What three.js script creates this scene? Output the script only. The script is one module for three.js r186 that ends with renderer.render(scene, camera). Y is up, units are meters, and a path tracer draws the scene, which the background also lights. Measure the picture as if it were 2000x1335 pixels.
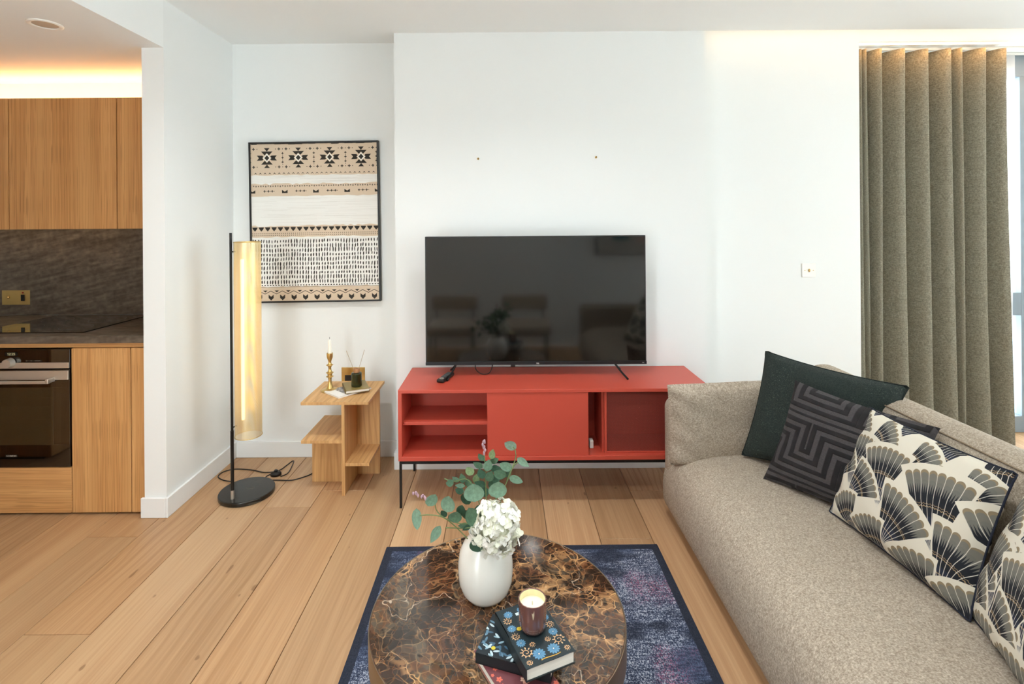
import * as THREE from 'three';
import { RoundedBoxGeometry } from 'three/addons/geometries/RoundedBoxGeometry.js';
import { mergeGeometries } from 'three/addons/utils/BufferGeometryUtils.js';
import { RectAreaLightUniformsLib } from 'three/addons/lights/RectAreaLightUniformsLib.js';
RectAreaLightUniformsLib.init();

// ---------- camera, sky, exposure ----------
const scene = new THREE.Scene();
const CAM_H = 1.46, ROLL = 0.0073, VX = 985, VY = 434, F = 1000;
const camera = new THREE.PerspectiveCamera(2 * Math.atan(667.5 / F) * 180 / Math.PI, 2000 / 1335, 0.05, 200);
camera.position.set(0, CAM_H, 0);
camera.rotation.z = -ROLL;
camera.setViewOffset(2000, 1335, 1000 - VX, 667.5 - VY, 2000, 1335);   // rising-front lens shift: verticals stay upright
const renderer = new THREE.WebGLRenderer({ antialias: true });
renderer.toneMapping = THREE.LinearToneMapping;
renderer.toneMappingExposure = 0.97;
renderer.shadowMap.enabled = true;
scene.background = new THREE.Color(0.84, 0.95, 1.0);                    // bright overcast sky
scene.backgroundIntensity = 11.5;
const DOWNLIGHT = 5.6, DAY_WHITE = 0xf8fdff, WARM = 0xffb765;

// ---------- helpers ----------
const at = (px, py, Z) => {                                            // picture point + its distance -> place in the room
  const dx = px - VX, dy = py - VY;
  return new THREE.Vector3((dx - ROLL * dy) * Z / F, CAM_H - (dy + ROLL * dx) * Z / F, -Z);
};
const V = (x, y, Z) => new THREE.Vector3(x, y, -Z);
let seed = 7;
const rnd = () => { seed = (seed * 1664525 + 1013904223) >>> 0; return seed / 4294967296; };
const rr = (a, b) => a + (b - a) * rnd();
const LAT = new Float32Array(65536); for (let i = 0; i < 65536; i++) LAT[i] = rnd();
const noise = (x, y) => {
  const ix = Math.floor(x), iy = Math.floor(y), fx = x - ix, fy = y - iy, u = fx * fx * (3 - 2 * fx), v = fy * fy * (3 - 2 * fy);
  const a = LAT[((iy & 255) << 8) | (ix & 255)], b = LAT[((iy & 255) << 8) | ((ix + 1) & 255)], c = LAT[(((iy + 1) & 255) << 8) | (ix & 255)], d = LAT[(((iy + 1) & 255) << 8) | ((ix + 1) & 255)];
  return a + (b - a) * u + (c - a) * v + (a - b - c + d) * u * v;
};
const fbm = (x, y, o = 4) => { let s = 0, a = 0.5, t = 0; for (let i = 0; i < o; i++) { s += a * noise(x, y); t += a; x = x * 2.03 + 17.3; y = y * 2.03 + 5.1; a *= 0.5; } return s / t; };
const mix = (a, b, t) => a + (b - a) * t, clamp = (x, a = 0, b = 1) => Math.min(b, Math.max(a, x)), smooth = (a, b, x) => { const t = clamp((x - a) / (b - a)); return t * t * (3 - 2 * t); };
const mix3 = (a, b, t) => [mix(a[0], b[0], t), mix(a[1], b[1], t), mix(a[2], b[2], t)];
function dataTex(w, h, f, srgb = true, wrap = THREE.MirroredRepeatWrapping) {
  const d = new Uint8Array(w * h * 4);
  for (let y = 0; y < h; y++) for (let x = 0; x < w; x++) {
    const c = f((x + 0.5) / w, (y + 0.5) / h), o = (y * w + x) * 4;
    d[o] = clamp(c[0], 0, 255); d[o + 1] = clamp(c[1], 0, 255); d[o + 2] = clamp(c[2], 0, 255); d[o + 3] = 255;
  }
  const t = new THREE.DataTexture(d, w, h); t.magFilter = THREE.LinearFilter; t.minFilter = THREE.LinearFilter; t.wrapS = t.wrapT = wrap;
  if (srgb) t.colorSpace = THREE.SRGBColorSpace; t.needsUpdate = true; return t;
}
function canvasTex(w, h, draw, srgb = true, wrap = THREE.ClampToEdgeWrapping) {
  const c = document.createElement('canvas'); c.width = w; c.height = h;
  draw(c.getContext('2d'), w, h);
  const t = new THREE.CanvasTexture(c); if (srgb) t.colorSpace = THREE.SRGBColorSpace; t.wrapS = t.wrapT = wrap; t.magFilter = THREE.LinearFilter; return t;
}
const rep = (t, x, y) => { const c = t.clone(); c.repeat.set(x, y); c.needsUpdate = true; return c; };
const std = (o) => new THREE.MeshStandardMaterial(o), phys = (o) => new THREE.MeshPhysicalMaterial(o);
// uv in metres from the dominant direction of each face; turned = grain runs across
function boxUV(g, turned = false, du = 0, dv = 0) {
  g = g.index ? g.toNonIndexed() : g;
  const p = g.attributes.position, n = g.attributes.normal, uv = new Float32Array(p.count * 2);
  for (let i = 0; i < p.count; i += 3) {
    let nx = 0, ny = 0, nz = 0;
    for (let k = 0; k < 3; k++) { nx += Math.abs(n.getX(i + k)); ny += Math.abs(n.getY(i + k)); nz += Math.abs(n.getZ(i + k)); }
    for (let k = 0; k < 3; k++) {
      const x = p.getX(i + k), y = p.getY(i + k), z = p.getZ(i + k);
      let u, v; if (nx >= ny && nx >= nz) { u = z; v = y; } else if (ny >= nz) { u = x; v = z; } else { u = x; v = y; }
      uv[(i + k) * 2] = (turned ? v : u) + du; uv[(i + k) * 2 + 1] = (turned ? u : v) + dv;
    }
  }
  g.setAttribute('uv', new THREE.BufferAttribute(uv, 2)); return g;
}
// a box between two corners (x0..x1, y0..y1, depth Z0..Z1), edges rounded by r
function bx(x0, x1, y0, y1, Z0, Z1, r = 0.002, turned = false) {
  const w = x1 - x0, h = y1 - y0, d = Z1 - Z0;
  const g = r > 0 ? new RoundedBoxGeometry(w, h, d, 2, Math.min(r, w / 2.01, h / 2.01, d / 2.01)) : new THREE.BoxGeometry(w, h, d);
  g.translate((x0 + x1) / 2, (y0 + y1) / 2, -(Z0 + Z1) / 2);
  return boxUV(g, turned);
}
const cyl = (r0, r1, h, x, y, Z, n = 24) => new THREE.CylinderGeometry(r1, r0, h, n).translate(x, y + h / 2, -Z);
const tube = (pts, r, n = 40, rs = 8) => new THREE.TubeGeometry(new THREE.CatmullRomCurve3(pts), n, r, rs, false);
const lathe = (pts, n = 48) => new THREE.LatheGeometry(pts.map(([r, y]) => new THREE.Vector2(r, y)), n);
const merge = (list) => mergeGeometries(list.map((g) => { const c = g.index ? g.toNonIndexed() : g; for (const k of Object.keys(c.attributes)) if (!['position', 'normal', 'uv'].includes(k)) c.deleteAttribute(k); return c; }));
const names = new Map();
const numbered = (n) => { const k = names.get(n) ?? 0; names.set(n, k + 1); return k ? n + '_' + String(k).padStart(3, '0') : n; };
function part(name, geo, mat, parent, label) { const m = new THREE.Mesh(geo, mat); m.name = name; parent.add(m); if (label) m.userData.label = label; return m; }
function tag(o, label, category, group) { o.userData.label = label; o.userData.category = category; if (group) o.userData.group = group; return o; }
function thing(name, label, category, pos, group) { const g = new THREE.Group(); g.name = numbered(name); if (pos) g.position.copy(pos); scene.add(g); return tag(g, label, category, group); }
function solo(name, geo, mat, label, category, group) { const m = new THREE.Mesh(geo, mat); m.name = numbered(name); scene.add(m); return tag(m, label, category, group); }
function struct(name, geo, mat, label, category) { const m = new THREE.Mesh(geo, mat); m.name = numbered(name); scene.add(m); tag(m, label, category); m.userData.kind = 'structure'; return m; }
function structGroup(name, label, category) { const g = thing(name, label, category); g.userData.kind = 'structure'; return g; }
// bring geometry made in room coordinates into a thing's own coordinates
const loc = (g, o) => g.translate(-o.position.x, -o.position.y, -o.position.z);
function area(w, h, color, power, pos, to) { const l = new THREE.RectAreaLight(color, power, w, h); l.position.copy(pos); l.lookAt(to); scene.add(l); return l; }

// ---------- materials ----------
const CEIL = 2.59, KC = 2.347;                                          // ceilings: living room, kitchen
const plasterBump = dataTex(256, 256, (u, v) => { const k = 120 + 60 * fbm(u * 40, v * 40, 3); return [k, k, k]; }, false);
const wallM = std({ color: new THREE.Color(0.83, 0.84, 0.82), roughness: 0.92, bumpMap: plasterBump, bumpScale: 0.0004 });
const ceilM = std({ color: new THREE.Color(0.87, 0.88, 0.86), roughness: 0.95 });
const trimM = std({ color: new THREE.Color(0.82, 0.825, 0.81), roughness: 0.5 });
const oakTone = (u, v, base, dark, fine) => {
  const w = u + 0.012 * (fbm(u * 6, v * 1.2, 3) - 0.5), streak = noise(w * fine, v * 3.1) * 0.5 + noise(w * fine * 2.7 + 9, v * 6) * 0.3 + noise(w * 34, v * 0.9) * 0.4;
  return mix3(base, dark, clamp(streak - 0.28));
};
// planks: 1 x 2 m of brushed oak, grain along v
const floorTex = dataTex(1024, 1024, (u, v) => {
  const V2 = v * 2; let c = oakTone(u, V2, [208, 170, 130], [178, 137, 98], 190);
  const ring = (u * 5.2 + 1.6 * fbm(u * 2.2 + 3, V2 * 0.9, 3)) * 5, cath = smooth(0.80, 1, Math.abs(Math.sin(ring * Math.PI))) * smooth(0.45, 0.7, fbm(u * 2.5 + 40, V2 * 0.7, 2));
  c = mix3(c, [160, 117, 76], 0.38 * cath);
  c = mix3(c, [222, 188, 146], 0.5 * smooth(0.55, 0.8, fbm(u * 7 + 11, V2 * 0.5, 2)));
  return mix3(c, [120, 86, 56], 0.5 * smooth(0.885, 0.93, fbm(u * 24 + 70, V2 * 15, 2)));
});
const floorBump = dataTex(512, 512, (u, v) => { const k = 255 * (0.6 * noise(u * 250, v * 12) + 0.4 * noise(u * 110, v * 6)); return [k, k, k]; }, false);
const floorMats = [[1, 1, 1], [1.03, 0.98, 0.94], [0.88, 0.85, 0.81], [1.1, 1.08, 1.06], [0.95, 0.89, 0.82]].map((c) => std({ color: new THREE.Color(...c).multiplyScalar(0.86), map: floorTex, roughness: 0.42, bumpMap: floorBump, bumpScale: 0.0002 }));
const veneerTex = dataTex(1024, 512, (u, v) => {
  let c = oakTone(u, v * 0.8, [216, 164, 106], [176, 122, 68], 260);
  const pore = smooth(0.62, 0.85, noise(u * 420, v * 7)) * 0.35; c = mix3(c, [128, 84, 44], pore);
  return mix3(c, [214, 166, 108], 0.4 * smooth(0.5, 0.8, fbm(u * 9, v * 0.7, 2)));
});
const veneerM = std({ map: veneerTex, roughness: 0.5 });
const oakTex = dataTex(1024, 512, (u, v) => {
  let c = oakTone(u * 0.7, v * 0.9, [219, 174, 117], [178, 130, 76], 170);
  const ring = (u * 6 + 1.4 * fbm(u * 2 + 3, v * 0.9, 3)) * 4; c = mix3(c, [170, 122, 70], 0.3 * smooth(0.8, 1, Math.abs(Math.sin(ring * Math.PI))));
  return c;
});
const oakM = std({ map: oakTex, roughness: 0.5 });
const stoneTex = dataTex(1024, 512, (u, v) => {
  const a = u * 0.92 - v * 0.4, b = u * 0.4 + v * 0.92, s = fbm(a * 30, b * 130, 4) * 0.7 + fbm(u * 180, v * 90, 3) * 0.45;
  return mix3([66, 57, 48], [128, 115, 100], clamp(s * 1.5 - 0.4));
});
stoneTex.repeat.set(0.27, 0.54);
const stoneM = std({ map: stoneTex, roughness: 0.45 });
const blackM = std({ color: 0x0e0d0d, roughness: 0.45 }), blackMetalM = std({ color: 0x121110, roughness: 0.4, metalness: 0.3 });
const blackGlassM = phys({ color: 0x050505, roughness: 0.06, clearcoat: 1, clearcoatRoughness: 0.03 });
const steelM = std({ color: 0xc9c0b4, roughness: 0.42, metalness: 0.75 });
const brassM = std({ color: 0xcfb070, roughness: 0.28, metalness: 1 });
const goldM = std({ color: 0xdcc384, roughness: 0.35, metalness: 1 });
const redM = std({ color: 0xc24c3a, roughness: 0.38 });
const whiteM = std({ color: 0xf1efe8, roughness: 0.4 });

// ================= STRUCTURE =================
const BACK = 3.215, CHF = 3.045, REAR = -0.35, RX = 4.1, KX = -3.45, PX = -1.70, PI = -1.81, PZ = 2.563;
// floor of oak planks, each board its own piece
{
  const f = structGroup('floor', 'light oak plank floor running toward the television wall', 'floor');
  part('subfloor', bx(KX, RX, -0.12, -0.016, REAR, 3.75, 0), std({ color: 0x30241a, roughness: 1 }), f);
  const known = { '-1.73': [1.83], '-1.25': [0.72, 2.643], '-1.01': [0.95, 2.80], '-1.97': [0.35, 2.40], '-0.77': [1.1], '-1.49': [0.1] };
  for (let k = -16; k <= 16; k++) {
    const x0 = Math.max(KX, 0.19 + 0.24 * k), x1 = Math.min(RX, 0.19 + 0.24 * (k + 1));
    if (x1 - x0 < 0.02) continue;
    const cuts = [REAR, ...(known[(0.19 + 0.24 * k).toFixed(2)] ?? (() => { const a = rr(0, 1.7); return a + 2.0 < 3.5 ? [a, a + 2.0] : [a]; })()), 3.75];
    for (let i = 0; i + 1 < cuts.length; i++) {
      const w = x1 - x0 - 0.0024, d = cuts[i + 1] - cuts[i] - 0.0022, c = 0.0014, H = 0.016, hw = w / 2, hd = d / 2;
      const P = [[-hw, -H, -hd], [hw, -H, -hd], [hw, -H, hd], [-hw, -H, hd], [-hw, -c, -hd], [hw, -c, -hd], [hw, -c, hd], [-hw, -c, hd], [-hw + c, 0, -hd + c], [hw - c, 0, -hd + c], [hw - c, 0, hd - c], [-hw + c, 0, hd - c]];
      const pos = [], uv = [], du = rr(0, 3), dv = rr(0, 5);
      const quad = (a, b, cc, dd) => { for (const q of [a, b, cc, a, cc, dd]) { pos.push(...P[q]); uv.push(P[q][0] + du, (P[q][2] + dv) / 2); } };
      quad(11, 10, 9, 8);
      for (let e = 0; e < 4; e++) { const n = (e + 1) % 4; quad(e + 4, e + 8, n + 8, n + 4); quad(e, e + 4, n + 4, n); }
      const g = new THREE.BufferGeometry(); g.setAttribute('position', new THREE.Float32BufferAttribute(pos, 3)); g.setAttribute('uv', new THREE.Float32BufferAttribute(uv, 2)); g.computeVertexNormals();
      const tone = k <= -8 ? 2 + 2 * ((i + k) & 1) : Math.floor(rnd() * 5);
      const m = part('plank', g, floorMats[tone], f); m.position.set((x0 + x1) / 2, 0, -(cuts[i] + cuts[i + 1]) / 2);
    }
  }
}
// walls
struct('wall_back', bx(PX, -0.649, 0, 2.75, BACK, BACK + 0.15, 0), wallM, 'white alcove wall behind the floor lamp and framed print', 'wall');
struct('wall_chimney', bx(-0.649, 1.199, 0, 2.75, CHF, BACK + 0.15, 0), wallM, 'white projecting wall section behind the television', 'wall');
struct('wall_right_of_chimney', bx(1.199, 2.234, 0, 2.75, BACK, 3.7, 0), wallM, 'white wall with a light switch between television and curtain', 'wall');
struct('wall_lintel', bx(2.234, RX, 2.576, 2.75, BACK, 3.7, 0), wallM, 'white lintel above the curtain recess', 'wall');
struct('wall_left', bx(PI, PX, 0, 2.75, PZ, BACK + 0.15, 0), wallM, 'white wall end between kitchen and floor lamp alcove', 'wall');
struct('wall_kitchen', bx(KX, PI, 0, 2.75, 3.2, BACK + 0.15, 0), wallM, 'white kitchen back wall behind the cabinets', 'wall');
struct('wall_kitchen_side', bx(KX - 0.12, KX, 0, 2.75, REAR - 0.12, BACK + 0.15, 0), wallM, 'white side wall of the kitchen', 'wall');
struct('wall_rear', merge([bx(-1.0, RX + 0.12, 0, 2.75, REAR - 0.12, REAR, 0), bx(KX - 0.12, -1.0, 2.3, 2.75, REAR - 0.12, REAR, 0), bx(KX - 0.12, -1.68, 0, 2.3, REAR - 0.12, REAR, 0)]), wallM, 'white wall opposite the television with an opening for the added glazed door', 'wall');
// right wall with a wide window opening
struct('wall_right', merge([bx(RX, RX + 0.15, 0, 0.25, REAR, 3.7, 0), bx(RX, RX + 0.15, 2.35, 2.75, REAR, 3.7, 0), bx(RX, RX + 0.15, 0.25, 2.35, REAR, -0.1, 0), bx(RX, RX + 0.15, 0.25, 2.35, 1.75, 3.7, 0)]), wallM, 'white wall with a wide window behind the sofa', 'wall');
struct('ceiling', merge([bx(PX, RX, CEIL, 2.72, REAR, CHF, 0), bx(PX, -0.649, CEIL, 2.72, CHF, BACK, 0)]), ceilM, 'white living room ceiling', 'ceiling');
struct('ceiling_slab', bx(KX - 0.12, RX + 0.15, 2.75, 2.9, REAR - 0.12, 3.75, 0), ceilM, 'white slab above the light cove', 'ceiling');
struct('ceiling_kitchen', bx(KX, PX, KC, 2.75, REAR, PZ, 0), ceilM, 'lower white kitchen ceiling with a recessed downlight', 'ceiling');
struct('ceiling_kitchen_inner', bx(KX, PI, KC, 2.75, PZ, 3.2, 0), ceilM, 'kitchen ceiling above the oak wall cabinets', 'ceiling');
// skirting boards
const skirt = (n, x0, x1, Z0, Z1, l) => struct('baseboard_' + n, bx(x0, x1, 0.0005, 0.099, Z0, Z1, 0.003), trimM, l, 'baseboard');
skirt('alcove', PX + 0.014, -0.662, BACK - 0.014, BACK, 'white skirting board behind the oak side table');
skirt('left', PX, PX + 0.014, PZ - 0.014, BACK, 'white skirting board along the wall beside the floor lamp');
skirt('pillar', PI - 0.012, PX, PZ - 0.014, PZ, 'white skirting board across the narrow wall end by the kitchen');
skirt('chimney', -0.663, 1.199, CHF - 0.014, CHF, 'white skirting board under the red sideboard');
skirt('chimney_side', -0.663, -0.649, CHF, BACK, 'short white skirting board in the corner behind the red sideboard');
skirt('right', 1.199, 2.234, BACK - 0.014, BACK, 'white skirting board behind the sofa');

// ---------- windows ----------
const frameM = std({ color: 0x8d9aa4, roughness: 0.5 }), paneM = phys({ color: 0xffffff, transmission: 1, roughness: 0, thickness: 0, ior: 1.5 });
{
  const w = structGroup('window_1', 'tall grey framed window behind the curtain', 'window');
  const Z0 = 3.5, Z1 = 3.58, L = 2.234, R = RX;
  part('head_rail', bx(L, R, 2.43, 2.576, Z0, Z1, 0.003), frameM, w); part('sill_rail', bx(L, R, 0.0, 0.11, Z0, Z1, 0.003), frameM, w);
  part('transom', bx(L + 0.06, 3.53, 0.80, 0.955, Z0, Z1, 0.003), frameM, w); part('transom', bx(3.60, R - 0.06, 0.80, 0.955, Z0, Z1, 0.003), frameM, w);
  part('mullion', bx(3.53, 3.60, 0.11, 2.43, Z0, Z1, 0.003), frameM, w); part('jamb', bx(L, L + 0.06, 0.11, 2.43, Z0, Z1, 0.003), frameM, w); part('jamb', bx(R - 0.06, R, 0.11, 2.43, Z0, Z1, 0.003), frameM, w);
  for (const [a, b] of [[L + 0.06, 3.53], [3.60, R - 0.06]]) for (const [c, d] of [[0.11, 0.80], [0.955, 2.43]]) part('pane', bx(a, b, c, d, 3.535, 3.541, 0), paneM, w);
  const w2 = structGroup('window_2', 'wide grey framed window in the wall behind the sofa', 'window');
  const X0 = RX + 0.05, X1 = RX + 0.11;
  part('head_rail', bx(X0, X1, 2.28, 2.35, -0.1, 1.75, 0.003), frameM, w2); part('sill_rail', bx(X0, X1, 0.25, 0.32, -0.1, 1.75, 0.003), frameM, w2);
  const zs = [-0.1, 0.5, 1.1, 1.69]; for (const z of zs) part('mullion', bx(X0, X1, 0.32, 2.28, z, z + 0.06, 0.003), frameM, w2);
  for (let i = 0; i < 3; i++) part('pane', bx(X0 + 0.027, X0 + 0.033, 0.32, 2.28, zs[i] + 0.06, zs[i + 1], 0), paneM, w2);
}
{  // added, unseen glazed door: daylight from behind brightens kitchen, vase and sofa front
  const w3 = structGroup('window_3', 'added unseen grey framed glazed door opposite the television, lets in front light', 'window'), A = REAR - 0.09, B = REAR - 0.03;
  part('head_rail', bx(-1.68, -1.0, 2.23, 2.3, A, B, 0.003), frameM, w3); part('sill_rail', bx(-1.68, -1.0, 0.0, 0.07, A, B, 0.003), frameM, w3);
  for (const x of [-1.68, -1.06]) part('mullion', bx(x, x + 0.06, 0.07, 2.23, A, B, 0.003), frameM, w3);
  for (const x of [-1.62]) part('pane', bx(x, x + 0.56, 0.07, 2.23, A + 0.027, A + 0.033, 0), paneM, w3);
}
struct('balcony_floor', bx(-1, 12, -0.25, -0.13, 3.7, 11, 0), std({ color: 0xd9d9d6, roughness: 0.9 }), 'pale balcony deck outside the window', 'balcony');
{
  const b = thing('balcony_balustrade', 'pale glass balustrade with a white handrail outside the window', 'balustrade', V(4.4, -0.13, 5.2));
  part('glass_panel', loc(bx(2.0, 7.0, -0.05, 0.9, 5.195, 5.21, 0), b), phys({ color: 0xf4fbff, transmission: 0.7, roughness: 0.5, thickness: 0 }), b);
  part('handrail', loc(bx(2.0, 7.0, 0.9, 0.95, 5.17, 5.235, 0.008), b), whiteM, b);
  for (const x of [2.02, 3.6, 5.2, 6.95]) part('post', loc(bx(x, x + 0.04, -0.13, 0.9, 5.215, 5.25, 0.002), b), whiteM, b);
}
// ---------- LED strips ----------
const ledM = std({ color: 0xffffff, emissive: 0xffd9a0, emissiveIntensity: 3 });
solo('led_strip', bx(1.22, RX - 0.02, 2.63, 2.64, CHF + 0.001, CHF + 0.012, 0.001), ledM, 'warm light strip hidden in the ceiling slot above the switch wall', 'light strip');
area(2.8, 0.03, 0xffe6c8, 4, V(2.66, 2.66, CHF + 0.02), V(2.66, 2.5, BACK));
solo('led_strip', bx(2.25, RX - 0.02, 2.565, 2.575, BACK + 0.02, BACK + 0.03, 0.001), ledM, 'warm light strip under the lintel at the curtain top', 'light strip');
area(1.8, 0.02, WARM, 26, V(3.15, 2.56, BACK + 0.028), V(3.15, 1.9, BACK + 0.09));

// ---------- downlights of the living room (above the camera) ----------
for (const [x, z] of [[-0.95, 1.9], [0.25, 1.9], [-0.95, 0.5], [0.25, 0.5]]) {
  const d = thing('ceiling_downlight', 'round white recessed downlight in the living room ceiling', 'downlight', V(x, CEIL, z), 'living room downlights');
  part('trim_ring', new THREE.TorusGeometry(0.05, 0.008, 8, 32).rotateX(Math.PI / 2), whiteM, d);
  part('lamp_lens', new THREE.CylinderGeometry(0.045, 0.045, 0.004, 24).translate(0, -0.001, 0), std({ color: 0xffffff, emissive: DAY_WHITE, emissiveIntensity: 4 }), d);
  const s = new THREE.SpotLight(DAY_WHITE, DOWNLIGHT, 0, 1.25, 1, 2); s.position.set(x, CEIL - 0.02, -z); s.target.position.set(x, 0, -z); s.shadow.radius = 4; scene.add(s); scene.add(s.target);
}
{ // kitchen downlight, unlit
  const d = thing('kitchen_downlight', 'unlit round white recessed downlight in the kitchen ceiling', 'downlight', V(-2.015, KC, 2.254));
  part('trim_ring', lathe([[0.064, 0], [0.064, -0.004], [0.056, -0.007], [0.047, -0.004], [0.046, 0]], 40), whiteM, d);
  part('lamp_lens', new THREE.CylinderGeometry(0.046, 0.046, 0.002, 32).translate(0, -0.0015, 0), std({ color: 0xb5aea2, roughness: 0.3 }), d, 'grey lens');
}

// ================= KITCHEN =================
const KF = 2.584, WT = 0.905;
{
  const w = solo('kitchen_worktop', bx(KX, PI - 0.001, WT - 0.038, WT, KF - 0.012, 3.185, 0.003), stoneM, 'grey stone worktop over the oak kitchen units', 'worktop');
  solo('backsplash', bx(KX, PI - 0.001, WT + 0.001, 1.455, 3.186, 3.2, 0.001), stoneM, 'grey brushed stone backsplash behind the hob', 'backsplash');
  const unit = (x0, x1, label, group) => thing('kitchen_base_cabinet', label, 'cabinet', V((x0 + x1) / 2, 0, (KF + 3.18) / 2), group);
  const u1 = unit(-2.787, -2.192, 'oak oven housing cabinet with a plain panel under the oven');
  part('carcass', loc(merge([bx(-2.787, -2.775, 0.012, 0.84, KF + 0.03, 3.18, 0), bx(-2.204, -2.192, 0.012, 0.84, KF + 0.03, 3.18, 0), bx(-2.775, -2.204, 0.18, 0.2, KF + 0.03, 3.18, 0)]), u1), veneerM, u1);
  part('drawer_front', loc(bx(-2.787, -2.1935, 0.012, 0.240, KF, KF + 0.02, 0.0015, true), u1), veneerM, u1);
  part('rail', loc(bx(-2.787, -2.192, 0.842, WT - 0.039, KF + 0.012, KF + 0.03, 0.001, true), u1), veneerM, u1);
  const mk = (x0, x1, label, nm) => {
    const u = unit(x0, x1, label);
    part('carcass', loc(bx(x0 + 0.001, x1 - 0.001, 0.012, 0.84, KF + 0.022, 3.18, 0), u), veneerM, u);
    part(nm, loc(bx(x0 + 0.0022, x1 - 0.0022, 0.012, 0.840, KF, KF + 0.02, 0.0015), u), veneerM, u);
    part('rail', loc(bx(x0, x1, 0.842, WT - 0.039, KF + 0.012, KF + 0.03, 0.001, true), u), veneerM, u);
  };
  mk(-2.192, -1.891, 'narrow oak base cabinet with one plain door right of the oven', 'door'); mk(-1.891, PI - 0.002, 'slim oak filler unit against the white wall end', 'filler_panel'); mk(KX, -2.787, 'oak base cabinet on the far side of the oven', 'door');
  solo('kitchen_plinth', bx(KX, PI - 0.002, 0.0005, 0.011, KF + 0.03, KF + 0.05, 0), blackM, 'black recessed plinth under the oak base cabinets', 'plinth');
  // wall cabinets
  const UF = 2.85;
  const up = (x0, x1, label) => {
    const u = thing('kitchen_wall_cabinet', label, 'cabinet', V((x0 + x1) / 2, 1.44, 3.02));
    part('carcass', loc(bx(x0 + 0.001, x1 - 0.001, 1.455, 2.165, UF + 0.021, 3.199, 0.001), u), veneerM, u);
    part('door', loc(bx(x0 + 0.0024, x1 - 0.0024, 1.44, 2.17, UF, UF + 0.02, 0.0015), u), veneerM, u);
  };
  up(KX, -2.757, 'oak wall cabinet at the far end over the brass socket'); up(-2.757, -2.155, 'wide oak wall cabinet with a plain door above the hob'); up(-2.155, PI - 0.002, 'narrow oak wall cabinet against the white wall end');
  // light on top of the wall cabinets and below them
  solo('led_strip', bx(KX + 0.02, PI - 0.02, 2.166, 2.174, 3.10, 3.115, 0.001), std({ color: 0xffffff, emissive: 0xffc069, emissiveIntensity: 3 }), 'warm light strip lying on top of the oak wall cabinets', 'light strip');
  area(1.58, 0.03, 0xffc98c, 34, V((KX + PI) / 2, 2.178, 3.09), V((KX + PI) / 2, 2.5, 3.17));
  solo('led_strip', bx(-3.2, -2.36, 1.446, 1.454, 3.05, 3.065, 0.001), ledM, 'warm light strip under the oak wall cabinets', 'light strip');
  area(0.84, 0.015, 0xffd6a0, 7, V(-2.78, 1.444, 3.057), V(-2.78, 1.0, 3.12));
  // hob
  const h = thing('induction_hob', 'black glass hob set into the grey worktop', 'hob', V(-2.46, WT, 2.88));
  part('glass_plate', loc(bx(-2.75, -2.175, WT + 0.0005, WT + 0.006, 2.643, 3.12, 0.002), h), blackGlassM, h);
  for (const [x, z, r] of [[-2.61, 2.77, 0.09], [-2.32, 2.77, 0.075], [-2.61, 2.99, 0.075], [-2.32, 2.99, 0.09]]) part('cooking_zone_ring', loc(new THREE.RingGeometry(r - 0.0015, r, 40).rotateX(-Math.PI / 2).translate(x, WT + 0.0064, -z), h), std({ color: 0x3a3a3a, roughness: 0.3 }), h);
  // brass control plate on the backsplash
  const s = thing('cooker_switch', 'brass double switch plate with an indicator on the stone backsplash', 'switch', V(-3.04, 1.015, 3.186));
  part('plate', bx(-0.086, 0.086, -0.045, 0.045, -0.0, 0.004, 0.001).translate(0, 0, 0.004), brassM, s);
  part('socket_knob', new THREE.SphereGeometry(0.008, 16, 12).translate(-0.043, 0.002, 0.006), brassM, s);
  part('rocker', bx(0.034, 0.056, -0.022, 0.018, -0.004, 0.0, 0.002).translate(0, 0, 0.004), blackM, s, 'black rocker switch');
  part('indicator', new THREE.CylinderGeometry(0.005, 0.005, 0.003, 12).rotateX(Math.PI / 2).translate(0.045, 0.03, 0.005), std({ color: 0x9c2b14, roughness: 0.3 }), s, 'red indicator lamp');
}
for (let i = 0; i < 3; i++) {
  const z0 = -0.3 + i * 0.75, z1 = z0 + 0.748, o = thing('tall_kitchen_cabinet', ['tall oak cabinet on the kitchen side wall by the added glazed door', 'middle tall oak cabinet on the kitchen side wall', 'tall oak cabinet on the kitchen side wall nearest the oven'][i], 'cabinet', V(KX + 0.3, 0, (z0 + z1) / 2));
  part('carcass', loc(bx(KX + 0.001, -2.872, 0.012, KC - 0.005, z0 + 0.001, z1 - 0.001, 0), o), veneerM, o); part('door', loc(bx(-2.871, -2.851, 0.012, KC - 0.006, z0 + 0.0015, z1 - 0.0015, 0.0015), o), veneerM, o); part('plinth', loc(bx(KX + 0.001, -2.9, 0.0005, 0.0115, z0, z1, 0), o), blackM, o);
}
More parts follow.
